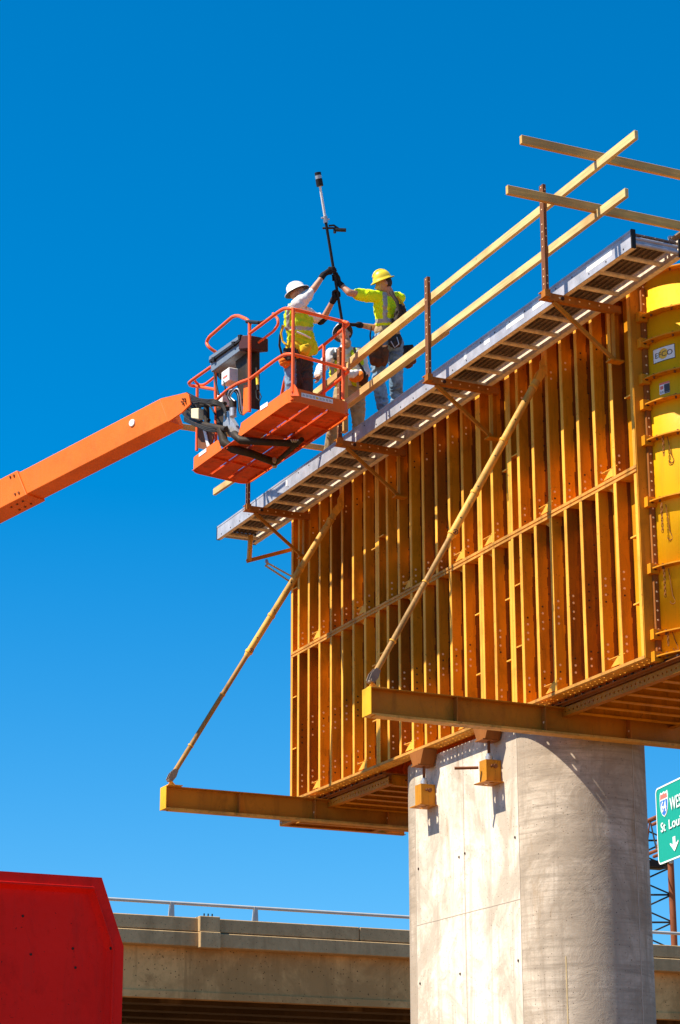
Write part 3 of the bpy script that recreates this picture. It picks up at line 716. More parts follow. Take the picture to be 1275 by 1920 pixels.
# ------------------------------------------------------------------ bracket jacks bolted to the pier
M['jack'] = painted('jack_orange_paint', (0.52, 0.21, 0.012), rust=(0.05, 0.015, 0.006), amount=1.0, rough=0.5, grime=0.7, fleck=1.0, fine=18)
def pier_jack(y, zp, label, marks, rod):
    """y centre, zp height of the bottom plate"""
    t = thing('jack_bracket', (XS, y, zp), label, 'bracket', 'jack brackets bolted to the pier')
    b = MB(); b.box((XS-.175, y-.075, zp+.012), (XS-.167, y+.075, zp+.24)); b.box((XS-.166, y-.075, zp+.012), (XS-.002, y-.067, zp+.24)); b.box((XS-.166, y+.067, zp+.012), (XS-.002, y+.075, zp+.24))
    b.box((XS-.165, y-.066, zp+.232), (XS-.002, y+.066, zp+.24)); b.mat(1).disc((XS-.07, y-.075, zp+.175), (0, -1, 0), .026, .014, 6).disc((XS-.11, y-.075, zp+.175), (0, -1, 0), .016, .02, 6)
    b.build('box_body', [M['jack'], M['post']], t)
    b = MB(); pts = 3
    b.holed((XS-.005, y-.13, zp), (-.21, 0, 0), (0, .26, 0), 1 if marks == 2 else 1, 3 if marks == 3 else 2, .034, (0, 0, .010)); b.build('base_plate', M['beam'], t)
    b = MB(); b.tube((XS-.10, y, zp+.241), (XS-.10, y, zp+.47), .016, n=10); b.mat(1).tube((XS-.10, y, zp+.245), (XS-.10, y, zp+.29), .040, n=6).tube((XS-.10, y, zp+.291), (XS-.10, y, zp+.315), .028, n=6)
    b.build('jack_screw', [M['post'], M['steel']], t)
    b = MB(); zs = ZB-.165
    for xx in (XS-.19, XS-.03): b.prism([(xx, y-.17, zs+.155), (xx, y+.17, zs+.155), (xx, y+.09, zs), (xx, y-.09, zs)], (.010, 0, 0))
    b.prism([(XS-.179, y-.168, zs+.155), (XS-.031, y-.168, zs+.155), (XS-.031, y-.088, zs), (XS-.179, y-.088, zs)], (0, .008, 0))
    b.prism([(XS-.179, y+.16, zs+.155), (XS-.031, y+.16, zs+.155), (XS-.031, y+.08, zs), (XS-.179, y+.08, zs)], (0, .008, 0))
    b.box((XS-.215, y-.085, zs-.012), (XS-.012, y+.085, zs-.0005)); b.build('saddle', M['form_rust'], t)
    if rod: MB().tube((XS-.21, y+.03, zp+.165), (XS-.42, y+.16, zp+.165), .016, n=10).build('tie_rod', M['post'], t)
pier_jack(21.45, 4.33, 'orange jack bracket on the pier beneath the formwork, left one with three shadow holes', 3, False)
pier_jack(19.98, 4.33, 'orange jack bracket on the pier, right one with a rod sticking out', 2, True)

# ------------------------------------------------------------------ boom lift
LK = 1.0625; D0 = V((8.612, 19.548, 8.0))*LK; eyv = V((-.0383, .9993, 0)).normalized(); exv = V((.9784, .2066, 0)).normalized()
nlong = eyv.cross(V((0, 0, 1))); 
if nlong.x < 0: nlong = -nlong
nshort = V((0, 0, 1)).cross(exv); nshort = nshort if nshort.y > 0 else -nshort
LX, LY = .736*LK, 2.525*LK
def L_(x, y, u=0.0): return onpl(x, y, D0+exv*u, nlong)       # point on a vertical plane parallel to the long side
def Sh(x, y, v=0.0): return onpl(x, y, D0+eyv*v, nshort)       # the same, parallel to the short side
def B_(u, v, z): return D0+exv*u+eyv*v+V((0, 0, z))
lift = thing('boom_lift', D0, 'orange boom lift with railed work basket and two men\'s tools, raised beside the formwork', 'boom lift')
lift['label'] = 'orange boom lift with a railed work basket raised beside the formwork'
# basket floor tray with rounded corners
def rrect(u0, v0, u1, v1, r, n=5):
    o = []
    for (cu, cv_, a0) in ((u1-r, v0+r, -90), (u1-r, v1-r, 0), (u0+r, v1-r, 90), (u0+r, v0+r, 180)):
        for i in range(n+1):
            a = R_(a0+90*i/n); o.append((cu+r*math.cos(a), cv_+r*math.sin(a)))
    return o
b = MB(); ring = rrect(-.02, -.02, LX+.02, LY+.02, .13)
N = len(ring); gap = set()
def seg_ok(i):
    (u0, v0), (u1, v1) = ring[i], ring[(i+1) % N]; return True
vs = []
for (u, v) in ring:
    vs += [B_(u, v, 0), B_(u, v, .155)]
ri = rrect(-.012, -.012, LX+.012, LY+.012, .122)
for (u, v) in ri: vs += [B_(u, v, 0), B_(u, v, .155)]
fs = []; o2 = 2*N
# the long near side is open between v = 1.25 and v = 1.80, so build that side apart
longi = [i for i in range(N) if abs(ring[i][0]+.02) < 1e-6 and abs(ring[(i+1) % N][0]+.02) < 1e-6]
for i in range(N):
    j = (i+1) % N
    if i in longi: continue
    fs += [(2*i, 2*j, 2*j+1, 2*i+1), (o2+2*i, o2+2*i+1, o2+2*j+1, o2+2*j), (2*i+1, 2*j+1, o2+2*j+1, o2+2*i+1), (2*i, o2+2*i, o2+2*j, 2*j)]
b.add(vs, fs)
for v0, v1 in ((.11, 1.27), (1.90, LY-.11)):
    b.obox(B_(-.02, v0, 0), exv*.008, eyv*(v1-v0), V((0, 0, .155)))
b.prism([B_(-.019, 1.265, 0), B_(-.019, 1.37, 0), B_(-.019, 1.265, .155)], exv*.006)
b.prism([B_(-.019, 1.905, 0), B_(-.019, 1.80, 0), B_(-.019, 1.905, .155)], exv*.006)
b.build('toe_board', M['lift'], lift)
b = MB()
gapw = .016
cols = [(0, .235), (.235+gapw, .49), (.49+gapw, LX)]
for (a_, c_) in cols: b.obox(B_(a_, .0, .018), exv*(c_-a_), eyv*LY, V((0, 0, .006)))
for u in (.235+gapw, .49+gapw): b.obox(B_(u+.001, .05, -.010), exv*.010, eyv*(LY-.1), V((0, 0, .0275)))
for v in (.5, 1.0, 1.25, 1.7, 2.1):
    for (a_, c_) in cols: b.obox(B_(a_+.012, v, -.004), exv*(c_-a_-.016), eyv*.03, V((0, 0, .0215)))
b.obox(B_(LX-.03, .1, -.006), exv*.01, eyv*(LY-.2), V((0, 0, .0235)))
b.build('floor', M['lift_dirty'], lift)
# decals: a strip of small signs on the short side, white tags on the long side
P = lambda x, y: Sh(x, y, -.0225)
b = MB(); q0, q1, q2, q3 = P(565, 744), P(624, 757), P(624, 749), P(565, 736)
nn = -nshort*.002
b.mat(0).prism([q0, q1, q2, q3], nn)
random.seed(5)
def inq(a, c): return (q0*(1-a)+q1*a)*(1-c)+(q3*(1-a)+q2*a)*c
for k in range(9):
    a = .04+k*.105; b.mat(2 if k == 4 else 1).prism([inq(a, .25), inq(a+.075, .25), inq(a+.075, .75 if k % 2 else .6), inq(a, .8)], nn*1.8)
b.build('decal_strip', [M['white'], M['steel'], M['label_y']], lift)
for (x0, y0, x1, y1, x2, y2, x3, y3) in ((373, 857, 387, 847, 387, 840, 373, 850), (488, 770, 502, 761, 502, 753, 488, 762)):
    pp = [onpl(x, y, B_(-.0235, 0, 0), nlong) for (x, y) in ((x0, y0), (x1, y1), (x2, y2), (x3, y3))]
    MB().prism(pp, -nlong*.002).build('white_decal', M['white'], lift)
# rails
TR = .019
def rail(nm, pts, r=TR, m='lift_rail'): 
    # round the corners of the polyline
    P_ = [V(p) for p in pts]; out = [P_[0]]
    for i in range(1, len(P_)-1):
        a, c, d = P_[i-1], P_[i], P_[i+1]; ra = min(.10, (a-c).length*.45, (d-c).length*.45)
        s_, e_ = c+(a-c).normalized()*ra, c+(d-c).normalized()*ra
        for k in range(6):
            t_ = k/5; out.append(s_*(1-t_)**2+c*2*t_*(1-t_)+e_*t_**2)
    out.append(P_[-1]); return MB().path(out, r, 10).build(nm, M[m], lift)
cD, cC = L_(548, 579), Sh(643, 603)
rail('top_rail', [L_(467, 626), L_(519, 587), L_(533, 578), cD, cC, onpl(655, 606, cC, nlong), onpl(640, 620, D0+exv*LX, nlong), onpl(601, 652, D0+exv*LX, nlong), B_(LX, 1.6, 1.06), B_(LX, 1.9, .5), B_(LX, 1.9, .1)])
rail('mid_rail', [L_(404, 752), L_(425, 732), L_(447, 718), L_(468, 711), L_(519, 673), L_(535, 664), L_(548, 664), Sh(643, 690), onpl(655, 695, cC, nlong), onpl(640, 709, D0+exv*LX, nlong), onpl(601, 740, D0+exv*LX, nlong)])
rail('rail_loop', [L_(485, 642, .1), L_(514, 620, .1), L_(522, 608, .1), L_(521, 598, .1), L_(512, 588, .1)], .015)
for (x, y0, y1, f_) in ((468, 604, 772, L_), (549, 578, 735, L_), (644, 603, 748, Sh)):
    rail('rail_post', [f_(x+ (1 if x > 500 else 0), y0), f_(x-(1 if x > 600 else 0), y1)])
rail('rail_post', [B_(LX, .62, .1), B_(LX, .62, 1.06)])
b = MB(); p = L_(549, 735); b.prism([L_(543, 742), L_(560, 742), L_(556, 728), L_(549, 718), L_(543, 728)], nlong*.01); b.build('corner_gusset', M['lift_rail'], lift)
rail('console_rail', [L_(470, 607, .02), L_(463, 599, .0), L_(447, 592), L_(437, 593), L_(392, 632), L_(387, 642), L_(391, 651), L_(407, 662, .1)], .020)
rail('console_rail', [L_(404, 682, .2), L_(360, 713, .2), L_(354, 718, .2), L_(357, 723, .3), L_(366, 724, .4), L_(406, 731, .4)], .020)
rail('console_rail', [L_(364, 712, .3), L_(372, 722, .4), L_(383, 722, .4), L_(404, 706, .4)], .016)
rail('rail_post', [L_(404, 690, .12), L_(405, 838, .12)])
rail('rail_post', [L_(370, 724, .45), L_(369, 845, .45)])
rail('lower_rail', [B_(LX, 1.2, .55), B_(LX, 1.9, .55)], .015)
b = MB(); b.tube(L_(463, 603, .0), L_(486, 605, .0), .022, n=10).tube(L_(484, 605), L_(498, 601), .014, n=8); b.build('padded_grip', M['black'], lift)
# control console
def slab(c4, ext, nm, mat_): return bevel(MB().prism(c4, ext).build(nm, mat_, lift), .008)
u0 = .02
slab([L_(396, 698, u0), L_(448, 659, u0), L_(448, 635, u0), L_(393, 674, u0)], nlong*.26, 'console', M['grey'])
slab([L_(391, 677, u0-.02), L_(450, 635, u0-.02), L_(450, 627, u0-.02), L_(392, 668, u0-.02)], nlong*.30, 'console_lid', M['grey'])
b = MB().prism([L_(392, 680, u0-.028), L_(449, 639, u0-.028), L_(449, 636.5, u0-.028), L_(392, 677.5, u0-.028)], nlong*.31)
for (x, y) in ((436, 641), (399, 670), (448, 628)): b.prism([L_(x-1.5, y+8, u0-.035), L_(x+1.5, y+7, u0-.035), L_(x+2.5, y-1, u0-.035), L_(x-2.5, y, u0-.035)], nlong*.03)
b.build('latch', M['black'], lift)
slab([L_(447, 655, .0), L_(466, 653, .0), L_(466, 628, .0), L_(449, 630, .0)], nlong*.25, 'console_side', M['console_dark'])
slab([L_(447, 760, .12), L_(464, 765, .12), L_(464, 655, .12), L_(440, 664, .12)], nlong*.16, 'mast', M['dkbrown'])
slab([L_(402, 700, .15), L_(412, 712, .15), L_(412, 690, .15), L_(402, 697, .15)], nlong*.12, 'mast_foot', M['black'])
slab([L_(415, 723, .0), L_(429, 713, .0), L_(429, 688, .0), L_(415, 698, .0)], nlong*.14, 'junction_box', M['white'])
b = MB().prism([L_(418, 711, -.003), L_(426, 705.5, -.003), L_(426, 702, -.003), L_(418, 707.5, -.003)], nlong*.002)
b.build('box_label', M['sign_r'], lift)
slab([L_(406, 765, .05), L_(416, 760, .05), L_(417, 736, .05), L_(407, 740, .05)], nlong*.10, 'valve_block', M['white'])
# rotator, hoses and bracket between boom and basket
b = MB(); b.tube(L_(437, 752, .02), L_(437, 765, .02), .044, n=14); b.mat(1).tube(L_(437, 765, .02), L_(437, 781, .02), .040, n=14); b.build('hydraulic_motor', [M['dkbrown'], M['steel']], lift)
b = MB(); b.prism([L_(420, 772, .06), L_(430, 770, .06), L_(432, 784, .06), L_(441, 798, .06), L_(450, 822, .06), L_(430, 818, .06), L_(418, 798, .06)], nlong*.05)
b.build('bracket_plate', M['steel'], lift)
b = MB().prism([L_(405, 760, .10), L_(422, 756, .10), L_(421, 800, .10), L_(407, 800, .10)], nlong*.10); b.tube(L_(387, 756, .02), L_(388, 798, .02), .036, n=14); b.tube(L_(372, 794, .0), L_(424, 805, .0), .034, n=10); b.tube(L_(376, 760, .0), L_(422, 757, .05), .026, n=10); b.tube(L_(366, 770, .03), L_(392, 788, .03), .022, n=8)
b.build('rotator', M['dkbrown'], lift)
slab([L_(358, 784, -.08), L_(371, 786, -.08), L_(371, 765, -.08), L_(358, 766, -.08)], nlong*.08, 'sensor_box', M['cream'])
random.seed(11)
def hose(pts, r=.011, m='black'):
    P_ = [V(p) for p in pts]; out = []
    for i in range(len(P_)-1):
        a = P_[max(i-1, 0)]; p0 = P_[i]; p1 = P_[i+1]; c = P_[min(i+2, len(P_)-1)]
        for k in range(6):
            t_ = k/6.; out.append(.5*((2*p0)+(-a+p1)*t_+(2*a-5*p0+4*p1-c)*t_*t_+(-a+3*p0-3*p1+c)*t_**3))
    out.append(P_[-1]); return MB().path(out, r, 8).build('hose', M[m], lift)
for k in range(5):
    hose([L_(350-k, 736+4*k, -.05), L_(366, 744+2*k, -.12), L_(383, 751+k-3*(k % 2), -.1), L_(400, 749+2*k, -.08), L_(418, 758+2*k, .0), L_(424, 770+4*k, .02)], .009)
hose([L_(344, 742, .05), L_(356, 752, .02), L_(366, 764, .02), L_(372, 780, .05), L_(384, 796, .05)], .012)
hose([L_(340, 760, .05), L_(352, 768, .02), L_(362, 782, .04), L_(378, 790, .05)], .010)
hose([L_(345, 770, .05), L_(356, 762, -.02), L_(372, 756, -.05), L_(392, 760, .0), L_(404, 778, .03)], .010)
MB().prism([L_(338, 772, .12), L_(350, 745, .12), L_(368, 756, .12), L_(372, 792, .12), L_(352, 790, .12)], nlong*.06).build('head_link', M['dkbrown'], lift)
for k in range(3): hose([L_(346, 783+k*3, 0), L_(364, 793+k*2, -.05), L_(390, 802+k*3, -.03), L_(412, 804+k*2, .0), L_(426, 800, .03)], .012)
for k in range(4): hose([L_(431+k*3, 752, .0), L_(426+k*2, 742, -.03), L_(428+k*5, 732-k, -.03), L_(444+k*2, 738, .0), L_(448+k*2, 770, .05), L_(455+k, 778, .08)], .009, 'steel' if k % 2 else 'black')
hose([L_(424, 740, .0), L_(420, 716, .0), L_(418, 706, .1)], .010)
hose([L_(402, 700, .05), L_(404, 716, .03), L_(410, 740, .03)], .012)
b = MB()
def up8(x, y): return at(x, y, 2, 8.43)
b.path([L_(414, 803, .0), L_(420, 830, .02), L_(437, 842, .08), up8(470, 850), up8(515, 867)], [.05, .055, .05, .045, .042], 12)
b.build('support_arm', M['dkbrown'], lift)
b = MB().path([L_(440, 815, .05), up8(452, 826), up8(500, 829), up8(560, 832)], [.05, .045, .04, .04], 12).build('support_arm', M['dkbrown'], lift)
b = MB().path([up8(517, 868), up8(566, 824)], .030, 10).build('support_arm', M['dkbrown'], lift)
MB().tube(up8(514, 862), up8(515, 874), .03, n=10).build('pivot_pin', M['steel'], lift)
b = MB()
for k in range(4): b.tube(up8(546+k*4, 825), up8(549+k*4, 829), .010, n=6)
b.build('bolt_row', M['steel'], lift)
MB().prism([L_(371, 840, .3), L_(392, 845, .3), L_(404, 806, .3), L_(371, 800, .3)], nlong*.02).build('inner_gate', M['post'], lift)
MB().prism([L_(380, 805, .28), L_(384, 804, .28), L_(392, 835, .28), L_(388, 838, .28)], nlong*.012).build('gate_strip', M['white'], lift)
MB().prism([L_(455, 778, .03), L_(466, 770, .03), L_(466, 722, .03), L_(457, 722, .03)], nlong*.01).build('side_panel', M['lift'], lift)
# lanyard and yellow clip on the rail
b = MB(); b.tube(L_(482, 704, .02), L_(483, 722, .02), .017, n=10); b.mat(1).tube(L_(481, 690, .02), L_(482, 704, .02), .014, n=8).tube(L_(483, 722, .02), L_(484, 732, .02), .018, n=8)
b.path([L_(480, 732, .02), L_(481, 746, .02), L_(487, 752, .02), L_(490, 744, .02), L_(486, 734, .02)], .006, 6)
b.build('shock_pack', [M['hat_y'], M['black']], lift)
# boom: box section, tapered head, sliding inside a larger section
dA, dB = 25.07, 25.07*1.062
def boomp(x, y): # depth grows evenly to the left
    dep = 1/((1/dA)+(350-x)/(350-20.)*((1/dB)-(1/dA))); return V(ray(x, y)*dep)
bx = (boomp(49, 927)-boomp(316, 790)).normalized(); bup = V((0, 0, 1)); bs = bx.cross(bup).normalized(); 
if bs.dot(V((1, .3, 0))) < 0: bs = -bs
bn = bs.cross(bx).normalized()
if bn.z < 0: bn = -bn
O = boomp(316, 790); bw = .265; bs_in = (bs*1.0)
def bpl(x, y): return onpl(x, y, O, bs)      # on the near side face of the boom
far = boomp(316, 790)+bx*9.0; hgt = (bpl(298, 748)-O); hgt = bn*(hgt.dot(bn))
top_l = O+hgt; 
poly = [O+bx*5, O, bpl(300, 747.5), O+hgt+bx*5]
ob = MB().prism(poly, bs*bw).build('boom_section', M['lift'], lift); bevel(ob, .010, 2)
cheek = [O+bx*.01, bpl(341, 773), bpl(357, 757), bpl(354, 740), bpl(349, 736), bpl(300.5, 747.5)]
MB().prism(cheek, bs*.02).build('head_cheek', M['lift'], lift)
c = bpl(248, 793); MB().disc(c-bs*.001, -bs, .045, .012, 16).build('pad_bolt', M['white'], lift)
b = MB(); 
for a in range(5): 
    cc = bpl(345, 752)+bx*.028*math.cos(a*1.256)+bn*.028*math.sin(a*1.256); b.tube(cc-bs*.001, cc-bs*.02, .010, n=6)
b.build('head_bolt', M['post'], lift)
so_ = O+bx*((bpl(49, 927)-O).dot(bx)); e = .022
poly = [so_-bs*e-bn*e+bx*0, so_+hgt+bn*e-bs*e+bx*.07*0, so_+hgt+bn*e-bs*e+bx*4, so_-bs*e-bn*e+bx*4]
poly[1] = so_+hgt+bn*e-bs*e+bx*.10; poly[0] = so_-bs*e-bn*e-bx*.03
ob = MB().prism(poly, bs*(bw+2*e)).build('outer_boom_section', M['lift'], lift); bevel(ob, .01, 2)
b = MB()
for (x, y) in ((22, 895), (29, 892.5), (31, 927), (38, 924.5)): cc = bpl(x, y)-bs*(e+.001); b.tube(cc, cc-bs*.012, .014, n=8)
for k in range(3):
    for j in range(2): cc = so_-bn*(e+.001)+bx*(.12+.1*k)+bs*(.06+.13*j); b.tube(cc, cc-bn*.012, .014, n=8)
b.build('wear_pad_bolt', M['post'], lift)
# yellow-grey lift machine itself is outside the frame; the boom simply runs on to it

# ------------------------------------------------------------------ people
from mathutils import noise as mnoise
CREASE = {'shirt': .011, 'vest': .012, 'trousers': .013, 'waist_belt': .006, 'tool_belt': .006, 'boot': .004, 'glove': .002, 'tool_pouch': .012, 'harness_pack': .012, 'orange_pouch': .01}
def blob(name, prims, mats, parent, voxel=.010, zones=None, smooth=2):
    """closed tapered capsules and ellipsoids fused into one continuous surface"""
    b = MB()
    for pr_ in prims:
        if pr_[0] == 'c':
            _, p, q, r0, r1 = pr_[:5]; p, q = V(p), V(q); d = q-p; L = d.length
            if L < 1e-5: b.sphere(p, r0, 12, 8); continue
            k = pr_[5] if len(pr_) > 5 else 1.0     # flattening
            dn = d.normalized(); a = dn.orthogonal().normalized(); c = dn.cross(a)
            if len(pr_) > 6: a = V(pr_[6]); a = (a-dn*a.dot(dn)).normalized(); c = dn.cross(a)
            prof = [(-r0*.92, r0*.38), (-r0*.62, r0*.78), (0, r0), (L, r1), (L+r1*.62, r1*.78), (L+r1*.92, r1*.38)]
            n = 14; rings = []
            for (t_, rr) in prof: rings.append([p+dn*t_+(a*math.cos(w_)+c*math.sin(w_)*k)*rr for w_ in [2*math.pi*i/n for i in range(n)]])
            vs = [x for rg in rings for x in rg]+[p-dn*r0, q+dn*r1]; m_ = len(prof); fs = []
            for i in range(m_-1):
                for j in range(n): fs.append((i*n+j, i*n+(j+1) % n, (i+1)*n+(j+1) % n, (i+1)*n+j))
            for j in range(n): fs.append((m_*n, (j+1) % n, j)); fs.append((m_*n+1, (m_-1)*n+j, (m_-1)*n+(j+1) % n))
            b.add(vs, fs)
        else:
            _, c, r, ax = pr_; b.sphere(c, r, 16, 12, ax)
    o = b.build(name, mats, None)
    m = o.modifiers.new('r', 'REMESH'); m.mode = 'VOXEL'; m.voxel_size = voxel; m.use_smooth_shade = True
    sm_ = o.modifiers.new('s', 'SMOOTH'); sm_.iterations = smooth; sm_.factor = .5
    baked(o)
    for mm in (mats if isinstance(mats, (list, tuple)) else [mats]):
        if mm.name not in [x.name for x in o.data.materials if x]: o.data.materials.append(mm)
    if name in CREASE:
        k_ = CREASE[name]; me = o.data; off = []
        for v_ in me.vertices:
            c_ = v_.co; q = V((c_.x*6, c_.y*6, c_.z*11)); w_ = mnoise.noise(q+V((mnoise.noise(c_*5)*2.5, 0, mnoise.noise(c_*4+V((7, 1, 3)))*3)))
            off.append(v_.normal*(k_*(1.1-2.4*abs(w_)**.7)))
        for v_, o_ in zip(me.vertices, off): v_.co += o_
    for p in o.data.polygons: p.use_smooth = True
    if parent is not None: adopt(o, parent)
    return o
def basis(z, fwd):
    z = V(z).normalized(); f = V(fwd); f = (f-z*f.dot(z)).normalized(); x = f.cross(z).normalized(); return Matrix((x, f, z)).transposed()
def grip_prims(c, axis, wrist, r=.022, side=1):
    """hand closed round a bar through c: palm, four fingers wrapped round, thumb on the other side"""
    c, axis, wrist = V(c), V(axis).normalized(), V(wrist); f = (wrist-c); f = (f-axis*f.dot(axis)).normalized(); s_ = axis.cross(f)
    pr_ = [('c', wrist, c+f*(r+.028)+s_*.004*side, .032, .034, .62, axis), ('c', c+f*(r+.022)-axis*.028, c+f*(r+.022)+axis*.028, .020, .021)]
    for k in range(4):
        h = axis*(-.030+.020*k); rr = r+.008; L = [1.0, 1.12, 1.08, .85][k]; pts = []
        for j in range(4):
            a = (-.15+j*.85*L)*side; pts.append(c+h+f*rr*math.cos(a)*1.05+s_*rr*math.sin(a)*1.05)
        for j in range(3): pr_.append(('c', pts[j], pts[j+1], .0098-.0006*j, .0092-.0006*j))
    t0 = c+f*(r+.026)+axis*.030; t1 = c+f*(r+.006)*.7-s_*side*(r+.008)+axis*.040; t2 = c-f*.006-s_*side*(r+.008)+axis*.034
    pr_ += [('c', t0, t1, .013, .0115), ('c', t1, t2, .011, .009)]
    return pr_
def head_prims(hc, Bm):
    g = lambda x, y, z: V(hc)+Bm@V((x, y, z))
    return [('e', g(0, -.008, .03), (.074, .094, .090), Bm), ('c', g(0, .030, -.055), g(0, .045, -.085), .048, .032), ('e', g(0, .028, -.02), (.062, .070, .085), Bm),
            ('c', g(0, .088, .015), g(0, .108, -.018), .008, .014), ('c', g(-.022, .088, -.050), g(.022, .088, -.050), .008, .008),
            ('e', g(-.075, -.005, -.005), (.012, .022, .032), Bm), ('e', g(.075, -.005, -.005), (.012, .022, .032), Bm),
            ('c', g(0, -.02, -.05), g(0, -.035, -.14), .055, .060)]
def hard_hat(hc, Bm, mat_, parent, tilt=0.0):
    g = lambda x, y, z: V(hc)+Bm@V((x*.93, y*.93, z*.93+.004)); b = MB(); n = 28
    rings = []
    for (k, rr, z) in ((0, 1.36, .040), (1, 1.37, .046), (2, 1.03, .062), (3, 1.0, .085), (4, .88, .125), (5, .62, .158), (6, .30, .173)):
        rings.append([g(.098*rr*math.cos(a), .118*rr*math.sin(a)-.005, z+(-.010*math.sin(a) if k < 2 else 0)) for a in [2*math.pi*i/n for i in range(n)]])
    vs = [x for rg in rings for x in rg]+[g(0, -.005, .176)]; m_ = len(rings); fs = []
    for i in range(m_-1):
        for j in range(n): fs.append((i*n+j, i*n+(j+1) % n, (i+1)*n+(j+1) % n, (i+1)*n+j))
    for j in range(n): fs.append((m_*n, (m_-1)*n+j, (m_-1)*n+(j+1) % n))
    b.mat(0).add(vs, fs, True)
    inner = [g(.095*math.cos(a), .114*math.sin(a)-.005, .050) for a in [2*math.pi*i/n for i in range(n)]]
    b.mat(1).add(rings[0]+inner, [(j, n+j, n+(j+1) % n, (j+1) % n) for j in range(n)])
    b.mat(1).add(inner, [tuple(range(n-1, -1, -1))])
    b.mat(0).path([g(0, .112*math.cos(a), .072+.112*math.sin(a)*.98) for a in [math.pi*(.12+.76*i/8) for i in range(9)]], .012, 8)
    return b.build('hard_hat', [mat_, M['hat_in']], parent)
def person(loc, label, hc, look, neck, chest, pelvis, sh, el, wr, hips, knees, ankles, toes, up=(0, 0, 1), hup=None):
    t = thing('person', loc, label, 'person'); Bm = basis(V(hc)-V(neck)+V(up)*.10 if hup is None else hup, look)
    J = dict(hc=hc, neck=neck, chest=chest, pelvis=pelvis, sh=sh, el=el, wr=wr, hips=hips, knees=knees, ankles=ankles, toes=toes)
    sd = V(sh[1])-V(sh[0]); pr_ = head_prims(hc, Bm)
    pr_ += [('c', chest, pelvis, .135, .125, .72, sd), ('c', sh[0], sh[1], .055, .055), ('c', neck, chest, .06, .13, .8, sd)]
    for i in (0, 1):
        pr_ += [('c', sh[i], el[i], .050, .040), ('c', el[i], wr[i], .041, .028), ('c', hips[i], knees[i], .080, .055), ('c', knees[i], ankles[i], .055, .040), ('c', ankles[i], toes[i], .042, .034)]
    blob('body', pr_, [M['skin'], M['hair']], t, .011)
    return t, Bm, J
def shirt(J, t, mat_, nm, ext=.55, r=.155, zones=None, long_=False, bot=.55, flat=.74, voxel=.011):
    sd = V(J['sh'][1])-V(J['sh'][0]); ch, pe = V(J['chest']), V(J['pelvis'])
    pr_ = [('c', ch, ch+(pe-ch)*bot, r, r*.97, flat, sd), ('c', J['sh'][0], J['sh'][1], .070, .070), ('c', V(J['neck'])*.6+ch*.4, ch, .072, r*.95, flat, sd)]
    for i in (0, 1):
        a, b_ = V(J['sh'][i]), V(J['el'][i]); pr_.append(('c', a, a+(b_-a)*(1 if long_ else ext), .073, .062))
        if long_: pr_.append(('c', b_, b_+(V(J['wr'][i])-b_)*.88, .054, .040))
    return blob(nm, pr_, mat_ if isinstance(mat_, list) else [mat_], t, voxel, zones)
def trousers(J, t, mat_, nm='trousers', zones=None):
    sd = V(J['hips'][1])-V(J['hips'][0]); pe = V(J['pelvis'])
    pr_ = [('c', pe+V((0, 0, .06)), pe-V((0, 0, .04)), .138, .145, .78, sd)]
    for i in (0, 1):
        h, k, a = V(J['hips'][i]), V(J['knees'][i]), V(J['ankles'][i])
        pr_ += [('c', h, k, .098, .074), ('c', k, a, .074, .064)]
    return blob(nm, pr_, mat_ if isinstance(mat_, list) else [mat_], t, .012, zones)
def boots(J, t, mat_):
    for i in (0, 1):
        a, to = V(J['ankles'][i]), V(J['toes'][i])
        blob('boot', [('c', a+V((0, 0, .10)), a, .060, .062), ('c', a-V((0, 0, .035)), to-V((0, 0, .015)), .055, .050), ('c', a-V((0, 0, .05)), a-V((0, 0, .05))-(to-a).normalized()*.04, .05, .045)], [mat_], t, .012)
def pouch(t, c, s3, axx, nm='tool_pouch', m='leather'):
    axx = V(axx); axx.z = 0; axx.normalize(); ay_ = V((0, 0, 1)).cross(axx); c = V(c); sx, sy, sz = s3
    r0 = sy*.55; pr_ = []
    for k in (-.5, 0, .5): pr_.append(('c', c+axx*(sx*.62*k)+V((0, 0, sz*.5-r0)), c+axx*(sx*.5*k)-V((0, 0, sz*.5-r0*(.8 if k else .5))), r0*.95, r0*.85))
    pr_.append(('c', c-axx*sx*.4+V((0, 0, sz*.45)), c+axx*sx*.4+V((0, 0, sz*.45)), r0*.45, r0*.45))
    return blob(nm, pr_, [M[m]], t, .010)

# the pole they raise
PT, PB = dp(596, 325, 25.5), dp(642, 606, 25.4); pax = (PT-PB).normalized()
def pp(y): return PB+(PT-PB)*((606-y)/(606-325.))
pole = thing('long_pole', PB, 'long black and silver pole with a black cylinder on top, held up against the sky', 'pole')
MB().tube(pp(606), pp(418), .017, n=12).build('lower_tube', M['black'], pole)
MB().tube(pp(418), pp(345), .014, n=12).build('upper_tube', M['white'], pole)
b = MB(); b.mat(0).tube(pp(349), pp(336), .040, n=18); b.tube(pp(329), pp(323.5), .037, n=18); b.mat(1).tube(pp(336), pp(329), .036, n=18)
b.build('cylinder_head', [M['black'], M['steel']], pole)
b = MB().tube(pp(418), pp(406), .026, n=12).tube(pp(410)-V((.05, 0, 0)), pp(410)+V((.05, 0, 0)), .008, n=6); b.build('clamp_collar', M['steel'], pole)
rr = V(Rt2)
b = MB(); c0 = pp(428); b.tube(c0-rr*.05, c0+rr*.10, .013, n=8); b.path([c0+rr*.02+V((0, 0, .03)), c0+rr*.08+V((0, 0, .035)), c0+rr*.14+V((0, 0, -.01))], .012, 8)
o = b.build('side_arm', M['dkbrown'], pole)
b = MB().bar(c0+rr*.10-V((0, 0, .02)), c0+rr*.22-V((0, 0, .025)), .05, .028); b.tube(c0+rr*.09-V((0, 0, .06)), c0+rr*.09, .018, n=8); bevel(b.build('gauge', M['black'], pole), .004)

